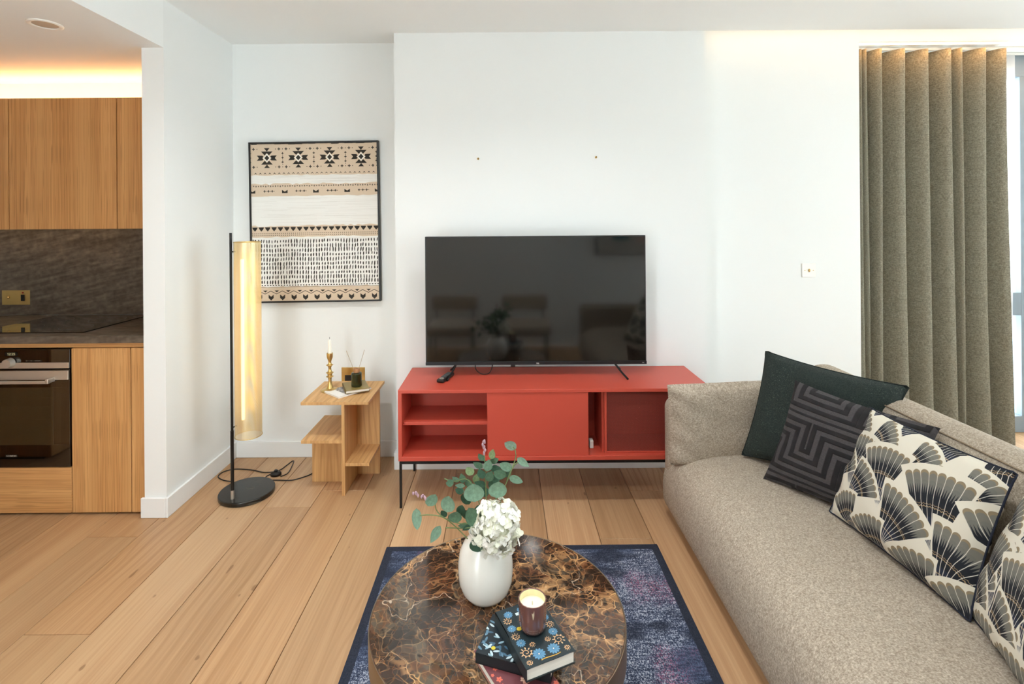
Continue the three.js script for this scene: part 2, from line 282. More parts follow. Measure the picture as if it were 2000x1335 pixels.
{ // oven
  const o = thing('oven', 'black built-in oven with a steel handle under the worktop', 'oven', V(-2.4895, 0.242, 2.8));
  const X0 = -2.785, X1 = -2.1945, L = (g) => loc(g, o);
  const cavM = std({ color: 0x4a3418, roughness: 0.6 });
  part('cavity', L(merge([bx(X0 + 0.02, X1 - 0.02, 0.27, 0.29, KF + 0.03, 3.1, 0), bx(X0 + 0.02, X1 - 0.02, 0.68, 0.70, KF + 0.03, 3.1, 0), bx(X0 + 0.02, X0 + 0.06, 0.29, 0.68, KF + 0.03, 3.1, 0), bx(X1 - 0.06, X1 - 0.02, 0.29, 0.68, KF + 0.03, 3.1, 0), bx(X0 + 0.02, X1 - 0.02, 0.27, 0.70, 3.08, 3.1, 0)])), cavM, o);
  part('control_panel', L(bx(X0, X1, 0.741, 0.838, KF - 0.004, KF + 0.028, 0.002)), blackGlassM, o);
  part('steel_strip', L(bx(X0 + 0.004, X1 - 0.004, 0.742, 0.771, KF - 0.007, KF - 0.003, 0.001)), steelM, o);
  const door = part('door', L(merge([bx(X0, X1, 0.245, 0.358, KF - 0.006, KF + 0.024, 0.002), bx(X0, X1, 0.645, 0.737, KF - 0.006, KF + 0.024, 0.002), bx(X0, X0 + 0.085, 0.356, 0.647, KF - 0.006, KF + 0.024, 0.002), bx(X1 - 0.085, X1, 0.356, 0.647, KF - 0.006, KF + 0.024, 0.002)])), blackGlassM, o);
  part('door_glass', L(bx(X0 + 0.084, X1 - 0.084, 0.357, 0.646, KF - 0.0055, KF + 0.0, 0)), phys({ color: 0x8a7450, transmission: 0.85, roughness: 0.04, thickness: 0 }), door);
  part('handle_backplate', L(bx(X0 + 0.004, X1 - 0.004, 0.685, 0.731, KF - 0.012, KF - 0.005, 0.002)), steelM, door);
  part('handle', L(merge([bx(X0 + 0.07, X1 - 0.07, 0.676, 0.690, KF - 0.052, KF - 0.034, 0.004), bx(X1 - 0.085, X1 - 0.07, 0.678, 0.70, KF - 0.052, KF - 0.008, 0.003), bx(X0 + 0.07, X0 + 0.085, 0.678, 0.70, KF - 0.052, KF - 0.008, 0.003)])), steelM, door);
  part('control_knob', L(new THREE.CylinderGeometry(0.022, 0.025, 0.026, 28).rotateX(Math.PI / 2).translate(-2.4895, 0.772, -(KF - 0.02))), steelM, o);
  const txt = (w, h, s, size, col, sp) => canvasTex(w, h, (c) => { c.fillStyle = '#060606'; c.fillRect(0, 0, w, h); c.fillStyle = col; c.font = 'bold ' + size + 'px sans-serif'; c.textAlign = 'center'; c.textBaseline = 'middle'; if (sp) { const st = w * 0.84 / s.length; [...s].forEach((ch, i) => c.fillText(ch, w * 0.08 + st * (i + 0.5), h / 2)); } else c.fillText(s, w / 2, h / 2); });
  part('display', L(new THREE.PlaneGeometry(0.066, 0.02).translate(-2.4895, 0.815, -(KF - 0.0046))), std({ color: 0x000000, emissive: 0xffffff, emissiveMap: txt(128, 40, '12:25', 32, '#d9cf9a'), emissiveIntensity: 0.7, roughness: 0.3 }), o);
  part('brand_lettering', L(new THREE.PlaneGeometry(0.062, 0.012).translate(-2.4895, 0.303, -(KF - 0.0066))), std({ map: txt(256, 50, 'SIEMENS', 40, '#d8d2c4', true), roughness: 0.3 }), o);
  const touch = canvasTex(256, 24, (c) => { c.fillStyle = '#050505'; c.fillRect(0, 0, 256, 24); c.fillStyle = '#8d877b'; for (const [x, w] of [[10, 18], [76, 24], [140, 86]]) c.fillRect(x, 8, w, 8); });
  part('touch_marks', L(new THREE.PlaneGeometry(0.085, 0.008).translate(-2.375, 0.780, -(KF - 0.0046))), std({ map: touch, roughness: 0.3 }), o);
  for (const y of [0.455, 0.52]) {
    const bars = [tube([V(X0 + 0.07, y, KF + 0.08), V(X1 - 0.07, y, KF + 0.08)], 0.003, 2, 6), tube([V(X0 + 0.07, y, 3.0), V(X1 - 0.07, y, 3.0)], 0.003, 2, 6)];
    for (let i = 0; i < 12; i++) { const x = mix(X0 + 0.08, X1 - 0.08, i / 11); bars.push(tube([V(x, y, KF + 0.08), V(x, y, 3.0)], 0.0015, 2, 5)); }
    part('wire_rack', L(merge(bars)), steelM, o);
  }
}

// ================= FLOOR LAMP =================
{
  const bc = V(-1.405, 0, 2.775), o = thing('floor_lamp', 'black floor lamp with a tall perforated gold tube shade', 'lamp', bc);
  const marbleB = std({ map: dataTex(256, 256, (u, v) => mix3([22, 22, 21], [70, 68, 62], 0.9 * smooth(0.62, 0.75, fbm(u * 9, v * 9, 4)))), roughness: 0.18 });
  part('base', lathe([[0, 0], [0.136, 0], [0.14, 0.004], [0.14, 0.02], [0.136, 0.025], [0, 0.025]], 64), marbleB, o, 'round black marble base');
  const px = -1.433 - bc.x, pz = -2.680 - bc.z;
  part('pole', new THREE.CylinderGeometry(0.0065, 0.0065, 1.36, 16).translate(px, 0.055 + 0.68, pz), blackMetalM, o);
  part('lower_pole', new THREE.CylinderGeometry(0.0085, 0.0085, 0.32, 16).translate(px, 0.05 + 0.17, pz), blackMetalM, o);
  part('ferrule', new THREE.CylinderGeometry(0.0088, 0.0088, 0.045, 16).translate(px, 0.0475, pz), steelM, o, 'metal collar at the pole foot');
  const sx = px + 0.072, sz = pz - 0.03, y0 = 0.345, y1 = 1.366, R = 0.0655;
  const holes = canvasTex(64, 64, (c) => { c.fillStyle = '#fff'; c.fillRect(0, 0, 64, 64); c.fillStyle = '#000'; for (const [x, y] of [[16, 16], [48, 48]]) { c.beginPath(); c.arc(x, y, 15, 0, 7); c.fill(); } }, false, THREE.RepeatWrapping);
  const a = rep(holes, Math.round(2 * Math.PI * R / 0.008), Math.round(1.021 / 0.008));
  const shadeM = std({ color: 0xecd9a4, roughness: 0.42, metalness: 0.6, side: THREE.DoubleSide, alphaMap: a, transparent: true });
  part('shade', new THREE.CylinderGeometry(R, R, y1 - y0, 56, 1, true).translate(sx, (y0 + y1) / 2, sz), shadeM, o, 'perforated gold tube shade');
  for (const y of [y0, y1]) part('shade_rim', new THREE.TorusGeometry(R, 0.0022, 8, 56).rotateX(Math.PI / 2).translate(sx, y, sz), goldM, o);
  for (const y of [y0 + 0.05, y1 - 0.05]) part('bracket', tube([new THREE.Vector3(px, y, pz), new THREE.Vector3(sx - R, y, sz)].map((p) => p), 0.004, 2, 6), blackMetalM, o);
  const lx = sx - 0.018, ly0 = y0 + 0.09, ly1 = y1 - 0.09;
  part('light_tube', new THREE.CylinderGeometry(0.008, 0.008, ly1 - ly0, 12).translate(lx, (ly0 + ly1) / 2, sz + 0.02), std({ color: 0xffffff, emissive: 0xffe2ae, emissiveIntensity: 2.5 }), o, 'glowing light tube');
  for (const [kx, kz] of [[0, 1], [0, -1], [-1, 0], [1, 0]]) area(0.012, ly1 - ly0, 0xffdfae, kx ? 10 : 7, new THREE.Vector3(bc.x + lx + kx * 0.0095, (ly0 + ly1) / 2, bc.z + sz + 0.02 + kz * 0.0095), new THREE.Vector3(bc.x + lx + kx, (ly0 + ly1) / 2, bc.z + sz + 0.02 + kz));
  // cable with a foot switch
  const f = (x, y, h = 0.004) => { const Z = (CAM_H - h) / ((y - VY + ROLL * (x - VX)) / F); const p = at(x, y, Z); p.y = h; return p.sub(bc); };
  part('cable', tube([f(453, 940), f(436, 937), f(426, 930), f(434, 922), f(455, 916), f(490, 917), f(520, 922), f(545, 918), f(560, 908), f(573, 899), f(570, 910), f(560, 925), f(548, 930)], 0.003, 90), blackM, o);
  part('cable', tube([f(530, 925), f(520, 930), f(520, 936), f(545, 937), f(570, 937), f(590, 932), f(606, 926), f(618, 918)], 0.003, 60), blackM, o);
  const sw = f(539, 926); part('foot_switch', lathe([[0, 0.022], [0.016, 0.021], [0.024, 0.014], [0.025, 0], [0, 0]], 28).scale(1.25, 1, 1).translate(sw.x, -0.0, sw.z), blackM, o);
  part('switch_button', new THREE.CylinderGeometry(0.009, 0.01, 0.01, 20).translate(sw.x, 0.026, sw.z), blackM, o);
}

// ================= FRAMED PRINT =================
{
  const art = canvasTex(1000, 1250, (c, W, H) => {
    const ink = '#2b2620', P = (u, v) => [u * W, v * H], tan = '#d6c1a8';
    c.fillStyle = tan; c.fillRect(0, 0, W, H);
    seed = 99; for (let i = 0; i < 5000; i++) { c.fillStyle = rnd() < 0.5 ? 'rgba(120,95,70,0.06)' : 'rgba(255,245,230,0.08)'; c.fillRect(rnd() * W, rnd() * H, rr(2, 9), rr(1, 3)); }
    const white = (a, b) => { c.fillStyle = '#eceae4'; c.beginPath(); c.moveTo(0, a * H); for (let x = 0; x <= W; x += 14) c.lineTo(x, (a + 0.004 * (noise(x / 40, a * 91) - 0.5) * 2) * H); for (let x = W; x >= 0; x -= 14) c.lineTo(x, (b + 0.006 * (noise(x / 30, b * 77) - 0.5) * 2) * H); c.fill(); for (let i = 0; i < 160; i++) { c.strokeStyle = 'rgba(170,160,148,' + rr(0.08, 0.3) + ')'; c.lineWidth = rr(0.5, 1.6); const y = rr(a, b) * H, x = rr(-100, W), l = rr(60, 420); c.beginPath(); c.moveTo(x, y); c.lineTo(x + l, y + rr(-3, 3)); c.stroke(); } };
    const poly = (pts) => { c.beginPath(); pts.forEach(([x, y], i) => i ? c.lineTo(x, y) : c.moveTo(x, y)); c.closePath(); c.fill(); };
    const plus = (x, y, s) => { c.fillRect(x - s, y - s * 0.28, 2 * s, s * 0.56); c.fillRect(x - s * 0.28, y - s, s * 0.56, 2 * s); };
    c.fillStyle = ink; c.fillRect(0, 0, W, 7);
    for (let i = 0; i < 30; i++) c.fillRect(rnd() * W, 5, rr(20, 70), rr(2, 7));
    for (const u of [0.132, 0.378, 0.624, 0.87]) {
      const [x, y] = P(u, 0.093), s = 78;
      c.fillStyle = ink;
      for (const k of [-1, 1]) {
        poly([[x - s * 0.28, y + k * s], [x + s * 0.28, y + k * s], [x, y + k * s * 0.66]]);
        poly([[x - s * 0.58, y + k * s * 0.66], [x + s * 0.58, y + k * s * 0.66], [x + s * 0.3, y + k * s * 0.36], [x, y + k * s * 0.1], [x - s * 0.3, y + k * s * 0.36]]);
        poly([[x + k * s, y - s * 0.26], [x + k * s, y - s * 0.26], [x + k * s * 0.8, y], [x + k * s, y + s * 0.26], [x + k * s * 0.45, y + s * 0.24], [x + k * s * 0.2, y], [x + k * s * 0.45, y - s * 0.24]]);
      }
      c.fillStyle = tan; poly([[x, y - s * 0.5], [x + s * 0.46, y], [x, y + s * 0.5], [x - s * 0.46, y]]);
      c.fillStyle = '#efeae0'; poly([[x, y - s * 0.44], [x + s * 0.4, y], [x, y + s * 0.44], [x - s * 0.4, y]]);
      c.fillStyle = ink; poly([[x, y - s * 0.28], [x + s * 0.25, y], [x, y + s * 0.28], [x - s * 0.25, y]]);
    }
    c.fillStyle = ink;
    for (const u of [0.0, 0.255, 0.5, 0.748, 0.99]) { for (const v of [0.037, 0.15]) { for (const d of [-0.028, 0.028]) plus((u + d) * W, v * H, 11); for (const d of [-0.055, 0, 0.055]) c.fillRect((u + d) * W - 3, v * H - 3, 6, 6); } for (const v of [0.065, 0.092, 0.12]) { plus(u * W, v * H, 9); c.fillRect(u * W - 2, (v + 0.013) * H, 5, 5); } }
    for (let i = 0; i < 26; i++) { const x = 30 + i * 37; poly([[x, 0.19 * H + 8], [x + 12, 0.19 * H - 6], [x + 24, 0.19 * H + 8], [x + 12, 0.19 * H + 1]]); }
    white(0.203, 0.258);
    c.fillStyle = '#6d6154'; for (let i = 0; i < 52; i++) { c.fillRect(20 + i * 19, 0.266 * H + (i % 3), 9, 9 + (i % 2) * 3); }
    c.fillStyle = ink;
    for (const u of [0.015, 0.268, 0.512, 0.757, 0.995]) { const x = u * W, y = 0.305 * H; poly([[x - 22, y - 12], [x, y + 2], [x + 22, y - 12], [x + 22, y + 13], [x - 22, y + 13]]); }
    for (const u of [0.14, 0.39, 0.635, 0.88]) for (const d of [-0.03, 0, 0.03]) { plus((u + d) * W, 0.303 * H, 9); c.fillRect((u + d + 0.015) * W - 2, 0.303 * H - 2, 5, 5); }
    white(0.335, 0.522);
    c.fillStyle = ink;
    for (let i = 0; i < 20; i++) { const x = 8 + i * 50; poly([[x, 0.53 * H], [x + 42, 0.53 * H], [x + 38, 0.54 * H], [x + 21, 0.556 * H], [x + 5, 0.54 * H]]); }
    c.fillStyle = '#5d5144'; for (let r = 0; r < 2; r++) for (let i = 0; i < 62; i++) c.fillRect(8 + i * 16, (0.567 + r * 0.012) * H, 6, 6);
    white(0.592, 0.905);
    c.fillStyle = ink;
    for (let r = 0; r < 10; r++) for (let i = 0; i < 46; i++) {
      const x = 12 + i * 21.6 + rr(-3, 3), y = (0.618 + r * 0.0285) * H + 9 * (noise(i / 7, r * 3) - 0.5) + rr(-2, 2), l = mix(9, 21, noise(i / 5 + 20, r * 1.3)), w = rr(3.2, 5.4);
      c.save(); c.translate(x, y); c.rotate(rr(-0.05, 0.16)); c.beginPath(); c.ellipse(0, 0, w, l, 0, 0, 7); c.fill(); c.restore();
    }
    for (let i = 0; i < 46; i++) c.fillRect(10 + i * 21.6, 0.893 * H, 10, 8);
    c.fillRect(0, 0.906 * H, W, 2);
    c.fillStyle = tan; c.fillRect(0, 0.91 * H, W, 0.09 * H);
    c.strokeStyle = ink; c.fillStyle = ink; c.lineWidth = 4; c.beginPath(); for (let i = 0; i < 23; i++) { const x = 10 + i * 45; i ? c.lineTo(x, (i % 2 ? 0.932 : 0.95) * H) : c.moveTo(x, 0.95 * H); } c.stroke();
    for (let i = 0; i < 11; i++) { const x = 12 + i * 90; poly([[x - 18, 0.928 * H], [x + 18, 0.928 * H], [x, 0.94 * H]]); const y = 0.972 * H, z = x + 45; poly([[z - 20, y - 22], [z, y - 6], [z + 20, y - 22], [z + 20, y + 4], [z, y + 24], [z - 20, y + 4]]); c.fillStyle = tan; poly([[z - 9, y - 24], [z, y - 14], [z + 9, y - 24], [z + 5, y - 30], [z - 5, y - 30]]); c.fillStyle = ink; }
  });
  const o = thing('framed_print', 'tall black-framed tribal pattern print on the alcove wall', 'picture', V(-1.18, 1.472, 3.198));
  o.rotation.z = 0.010;
  const w = 0.807, h = 1.0;
  part('print', new THREE.BoxGeometry(w - 0.012, h - 0.012, 0.016), std({ map: art, roughness: 0.85 }), o);
  for (const [a, b, c, d] of [[-w / 2, w / 2, h / 2 - 0.01, h / 2], [-w / 2, w / 2, -h / 2, -h / 2 + 0.01], [-w / 2, -w / 2 + 0.01, -h / 2 + 0.01, h / 2 - 0.01], [w / 2 - 0.01, w / 2, -h / 2 + 0.01, h / 2 - 0.01]]) part('frame_bar', bx(a, b, c, d, -0.016, 0.016, 0.001), blackM, o);
}

// ================= OAK SIDE TABLE =================
{
  const o = thing('side_table', 'oak side table of interlocking panels and offset shelves', 'side table', V(-0.9, 0, 2.93)), L = (g) => loc(g, o);
  const A = 2.746, B = 3.112, x0 = -1.10, x1 = -0.735;
  part('table_top', L(bx(x0, x1, 0.487, 0.503, A, B, 0.001)), oakM, o);
  part('center_panel', L(bx(-0.882, -0.865, 0.0005, 0.487, A, B - 0.005, 0.001)), oakM, o);
  part('right_panel', L(bx(-0.865, -0.736, 0.0005, 0.487, 2.986, 3.002, 0.001)), oakM, o);
  part('left_panel', L(bx(-1.097, -0.882, 0.0005, 0.281, 2.897, 2.913, 0.001)), oakM, o);
  part('left_shelf', L(bx(x0, -0.882, 0.281, 0.297, A, B, 0.001)), oakM, o);
  part('right_shelf', L(bx(-0.865, -0.736, 0.156, 0.172, A + 0.006, 2.986, 0.001)), oakM, o);
}
const ST = 0.5035;
{ // candlestick with a taper candle
  const o = thing('candlestick', 'turned brass candlestick on the oak side table', 'candlestick', V(-1.008, ST, 2.94));
  part('stem', lathe(new THREE.SplineCurve([[0, 0.0], [0.047, 0.0], [0.048, 0.004], [0.04, 0.008], [0.022, 0.013], [0.016, 0.022], [0.011, 0.04], [0.009, 0.06], [0.012, 0.075], [0.021, 0.08], [0.012, 0.086], [0.015, 0.097], [0.021, 0.103], [0.012, 0.109], [0.008, 0.125], [0.012, 0.141], [0.02, 0.146], [0.011, 0.152], [0.008, 0.163], [0.012, 0.178], [0.0165, 0.19], [0.0175, 0.212], [0.0155, 0.214], [0.0125, 0.21], [0.0125, 0.19], [0, 0.19]].map(([r, y]) => new THREE.Vector2(r, y))).getPoints(130).map((p) => [Math.max(0, p.x), Math.max(0, p.y)]), 40), brassM, o);
  const c = thing('taper_candle', 'short white taper candle standing in the brass candlestick', 'candle', V(-1.008, ST + 0.191, 2.94));
  part('wax', lathe([[0, 0], [0.0118, 0], [0.011, 0.02], [0.0085, 0.09], [0.004, 0.1], [0, 0.102]], 24), std({ color: 0xf3eee0, roughness: 0.5 }), c);
  part('wick', new THREE.CylinderGeometry(0.001, 0.001, 0.014, 6).translate(0, 0.108, 0), blackM, c);
}
const coverTex = (draw, w = 512, h = 768) => canvasTex(w, h, draw);
function slabBook(name, label, cat, pos, w, d, t, turn, coverM, topM, pageM, magazine) {
  const o = thing(name, label, cat, pos); o.rotation.y = turn;
  const c = 0.0022, cover = (y, m, nm) => { const g = new THREE.BoxGeometry(w, c, d).translate(0, y, 0); part(nm, g, m, o); };
  if (magazine) { part('pages', new THREE.BoxGeometry(w, t - 0.001, d).translate(0, (t - 0.001) / 2, 0), pageM, o); const g = new THREE.BoxGeometry(w, 0.001, d).translate(0, t - 0.0005, 0); part('cover', g, topM, o); return o; }
  cover(c / 2, coverM, 'back_cover'); cover(t - c / 2, topM, 'front_cover');
  part('spine', new THREE.BoxGeometry(c, t, d).translate(-w / 2 + c / 2, t / 2, 0), coverM, o);
  part('pages', new THREE.BoxGeometry(w - 0.006, t - 2 * c, d - 0.006).translate(0.0, t / 2, 0), pageM, o);
  return o;
}
const pageTex = dataTex(64, 128, (u, v) => { const k = 226 + 18 * noise(3, v * 120); return [k, k - 4, k - 14]; });
const pageM = std({ map: pageTex, roughness: 0.9 });
{
  const mag = coverTex((c, W, H) => { c.fillStyle = '#8f8b88'; c.fillRect(0, 0, W, H); seed = 5; for (let i = 0; i < 260; i++) { const k = Math.floor(rr(30, 235)); c.fillStyle = `rgb(${k},${k - 6},${k - 8})`; c.beginPath(); c.ellipse(rnd() * W, rnd() * H * 0.72, rr(6, 40), rr(4, 18), rnd() * 3, 0, 7); c.fill(); } c.fillStyle = '#efece6'; c.fillRect(0, H * 0.74, W, H * 0.26); });
  slabBook('magazine', 'white and grey photo magazine under the olive book on the side table', 'magazine', V(-0.90, ST + 0.0005, 2.925), 0.15, 0.21, 0.008, -0.72, null, std({ map: mag, roughness: 0.4 }), std({ color: 0xe9e5dc, roughness: 0.8 }), true);
  slabBook('book', 'thin olive gold book lying on the magazine on the oak side table', 'book', V(-0.862, ST + 0.0095, 2.945), 0.13, 0.165, 0.017, 0.42, std({ color: 0x7d6a35, roughness: 0.5 }), std({ color: 0x8b773f, roughness: 0.4 }), pageM);
  // reed diffuser
  const d = thing('reed_diffuser', 'green glass reed diffuser with a wooden collar on the olive book', 'diffuser', V(-0.852, ST + 0.027, 2.93));
  part('bottle', lathe([[0, 0], [0.027, 0], [0.0295, 0.003], [0.0295, 0.072], [0.027, 0.077], [0.013, 0.078], [0.013, 0.082], [0.0115, 0.082], [0.0115, 0.076], [0.025, 0.074], [0.0265, 0.071], [0.0265, 0.008], [0, 0.007]], 40), phys({ color: 0x74783a, transmission: 0.9, roughness: 0.05, thickness: 0.004, ior: 1.5, attenuationColor: new THREE.Color(0x4a4d1c), attenuationDistance: 0.006 }), d);
  part('liquid', new THREE.CylinderGeometry(0.026, 0.026, 0.03, 32).translate(0, 0.0235, 0), phys({ color: 0x6b6a2a, transmission: 0.9, roughness: 0.05, thickness: 0.02, ior: 1.33, attenuationColor: new THREE.Color(0x4a4a18), attenuationDistance: 0.02 }), d);
  part('collar', lathe([[0.013, 0.078], [0.0175, 0.079], [0.0175, 0.1], [0.006, 0.101], [0.005, 0.082]], 28), std({ color: 0xa9764a, roughness: 0.6 }), d, 'wooden collar');
  for (const [a, b] of [[-0.055, 0.01], [0.045, -0.005]]) part('reed', tube([new THREE.Vector3(-a * 0.3, 0.012, 0), new THREE.Vector3(a, 0.205, b)], 0.0013, 2, 6), std({ color: 0xb9a58c, roughness: 0.9 }), d);
}
{ // brass socket with plug and cable
  const o = thing('wall_socket', 'brass double wall socket low on the alcove wall', 'socket', V(-0.955, 0.515, BACK));
  part('plate', bx(-0.073, 0.073, -0.043, 0.043, -0.004, 0.0, 0.001).translate(0, 0, 0.0), brassM, o);
  part('socket_insert', bx(0.01, 0.05, -0.02, 0.02, 0.004, 0.0055, 0.0005), blackM, o);
  const p = thing('mains_plug', 'black mains plug in the brass wall socket with its cable hanging down', 'plug', V(-0.985, 0.492, BACK - 0.0045));
  part('plug_body', bx(-0.026, 0.026, -0.022, 0.022, 0.0, 0.034, 0.006), blackM, p);
  part('cable', tube([new THREE.Vector3(0, -0.02, 0.018), new THREE.Vector3(0.005, -0.09, 0.02), new THREE.Vector3(0.0, -0.25, 0.03), new THREE.Vector3(0.01, -0.48, 0.05)], 0.003, 30), blackM, p);
}

// ================= RED SIDEBOARD =================
{
  const x0 = -0.5505, x1 = 1.055, A = 2.616, B = 3.028, y0 = 0.243, y1 = 0.606, o = thing('sideboard', 'red lacquered low sideboard with sliding doors under the television', 'sideboard', V((x0 + x1) / 2, 0, (A + B) / 2)), L = (g) => loc(g, o);
  part('top_panel', L(bx(x0, x1, y1 - 0.017, y1, A, B, 0.0015)), redM, o);
  part('bottom_panel', L(bx(x0, x1, y0, y0 + 0.021, A, B, 0.0015)), redM, o);
  part('side_panel', L(bx(x0, x0 + 0.019, y0 + 0.021, y1 - 0.017, A, B, 0.001)), redM, o); part('side_panel', L(bx(x1 - 0.019, x1, y0 + 0.021, y1 - 0.017, A, B, 0.001)), redM, o);
  part('back_panel', L(bx(x0 + 0.019, x1 - 0.019, y0 + 0.021, y1 - 0.017, 2.885, 2.893, 0)), redM, o);
  for (const x of [-0.072, 0.508]) part('divider', L(bx(x - 0.009, x + 0.009, y0 + 0.021, y1 - 0.017, A + 0.05, 2.884, 0.001)), redM, o);
  part('shelf', L(bx(x0 + 0.0195, -0.0815, 0.416, 0.432, A + 0.03, 2.884, 0.001)), redM, o);
  part('door_track', L(bx(x0 + 0.02, x1 - 0.02, y0 + 0.0212, y0 + 0.0232, A + 0.004, A + 0.026, 0)), redM, o);
  // solid sliding door and perforated one
  const dA = (952 - 3.3 - VX) / 382.2, dB = (1150 - 3.3 - VX) / 382.2;
  part('sliding_door', L(bx(dA, dB, y0 + 0.0235, y1 - 0.0175, A + 0.006, A + 0.022, 0.001)), redM, o, 'plain red sliding door');
  const pA = (1183 - 3.3 - VX) / 382.2, pd = part('perforated_door', L(merge([bx(pA, pA + 0.012, y0 + 0.0235, y1 - 0.0175, A + 0.026, A + 0.042, 0.001), bx(x1 - 0.033, x1 - 0.021, y0 + 0.0235, y1 - 0.0175, A + 0.026, A + 0.042, 0.001), bx(pA + 0.012, x1 - 0.033, y0 + 0.0235, y0 + 0.0315, A + 0.026, A + 0.042, 0.001), bx(pA + 0.012, x1 - 0.033, y1 - 0.0255, y1 - 0.0175, A + 0.026, A + 0.042, 0.001)])), redM, o, 'sliding door of dark perforated sheet');
  const holes = canvasTex(32, 32, (c) => { c.fillStyle = '#fff'; c.fillRect(0, 0, 32, 32); c.fillStyle = '#000'; for (const [x, y] of [[8, 8], [24, 24]]) { c.beginPath(); c.arc(x, y, 7.4, 0, 7); c.fill(); } }, false, THREE.RepeatWrapping);
  const sheet = new THREE.PlaneGeometry(x1 - 0.033 - pA - 0.012, y1 - y0 - 0.057).translate((pA + x1 - 0.021) / 2, (y0 + y1) / 2 + 0.003, -(A + 0.032)); L(sheet);
  part('perforated_sheet', sheet, std({ color: 0x8a3a30, roughness: 0.5, side: THREE.DoubleSide, transparent: true, alphaMap: rep(holes, Math.round(0.5 / 0.006), Math.round(0.3 / 0.006)) }), pd);
  // black metal frame with four legs
  part('base_frame', L(merge([bx(x0 + 0.004, x1 - 0.004, y0 - 0.016, y0 - 0.0005, A + 0.004, A + 0.02, 0.001), bx(x0 + 0.004, x1 - 0.004, y0 - 0.016, y0 - 0.0005, B - 0.02, B - 0.004, 0.001), bx(x0 + 0.004, x0 + 0.02, y0 - 0.016, y0 - 0.0005, A + 0.02, B - 0.02, 0.001), bx(x1 - 0.02, x1 - 0.004, y0 - 0.016, y0 - 0.0005, A + 0.02, B - 0.02, 0.001)])), blackMetalM, o);
  for (const x of [x0 + 0.004, x1 - 0.016]) for (const z of [A + 0.004, B - 0.016]) part('leg', L(bx(x, x + 0.012, 0.0005, y0 - 0.016, z, z + 0.012, 0.001)), blackMetalM, o);
}
solo('plug_adapter', bx(0.442, 0.462, 0.265, 0.305, 2.70, 2.74, 0.003), whiteM, 'small white adapter inside the red sideboard behind the sliding door', 'adapter');

// ================= TELEVISION =================
{
  const x0 = -0.443, x1 = 0.786, y0 = 0.668, y1 = 1.383, Z = 2.847, o = thing('television', 'large flat black television standing on the red sideboard', 'television', V((x0 + x1) / 2, 0.6065, Z)), L = (g) => loc(g, o);
  part('casing', L(bx(x0, x1, y0, y1, Z + 0.004, Z + 0.03, 0.003)), blackM, o);
  part('rear_housing', L(bx(x0 + 0.12, x1 - 0.12, y0 + 0.03, y0 + 0.42, Z + 0.03, Z + 0.075, 0.01)), blackM, o);
  part('screen', L(new THREE.PlaneGeometry(x1 - x0 - 0.012, y1 - y0 - 0.026).translate((x0 + x1) / 2, (y0 + 0.019 + y1 - 0.006) / 2, -(Z + 0.0035))), phys({ color: 0x040504, roughness: 0.07, ior: 1.7, specularIntensity: 1 }), o, 'dark glossy screen');
  part('bottom_bezel', L(bx(x0, x1, y0, y0 + 0.017, Z - 0.002, Z + 0.004, 0.001)), std({ color: 0x26282a, roughness: 0.4, metalness: 0.5 }), o);
  const logo = canvasTex(128, 48, (c) => { c.fillStyle = '#222426'; c.fillRect(0, 0, 128, 48); c.fillStyle = '#e6e6e6'; c.font = 'bold 44px sans-serif'; c.textAlign = 'center'; c.textBaseline = 'middle'; c.fillText('TCL', 64, 25); });
  const lm = std({ map: logo, roughness: 0.4 });
  part('brand_lettering', L(new THREE.PlaneGeometry(0.026, 0.0095).translate(0.18, y0 + 0.0085, -(Z - 0.0026))), lm, o); part('brand_lettering', L(new THREE.PlaneGeometry(0.018, 0.0066).translate(x1 - 0.02, y0 + 0.0085, -(Z - 0.0026))), lm, o);
  for (const [fx, rx] of [[-0.315, -0.27], [0.66, 0.605]]) {
    for (const zt of [2.757, 2.955]) part('foot', L(tube([V(rx, y0 + 0.01, Z + 0.018), V(mix(rx, fx, 0.5), 0.64, mix(Z + 0.018, zt, 0.5)), V(fx, 0.6115, zt)], 0.0055, 12, 8)), blackMetalM, o);
  }
  part('sensor', L(bx(0.03, 0.055, y0 - 0.012, y0, Z, Z + 0.02, 0.002)), blackM, o);
  part('cable', L(tube([V(-0.17, 0.68, 2.9), V(-0.165, 0.63, 2.89), V(-0.13, 0.612, 2.87), V(-0.09, 0.615, 2.88), V(-0.07, 0.66, 2.9)], 0.0025, 30)), blackM, o);
}
{
  const o = thing('remote_control', 'black television remote lying on the red sideboard beside a television foot', 'remote', V(-0.327, 0.607, 2.80)); o.rotation.y = -0.30;
  part('body', new RoundedBoxGeometry(0.042, 0.018, 0.15, 2, 0.006).translate(0, 0.009, 0), blackM, o);
  for (let i = 0; i < 5; i++) part('button_row', new RoundedBoxGeometry(0.028, 0.003, 0.008, 1, 0.001).translate(0, 0.0188, -0.05 + i * 0.018), std({ color: 0x55585a, roughness: 0.5 }), o);
  part('navigation_ring', new THREE.TorusGeometry(0.011, 0.002, 8, 24).rotateX(Math.PI / 2).translate(0, 0.0188, 0.052), steelM, o);
}
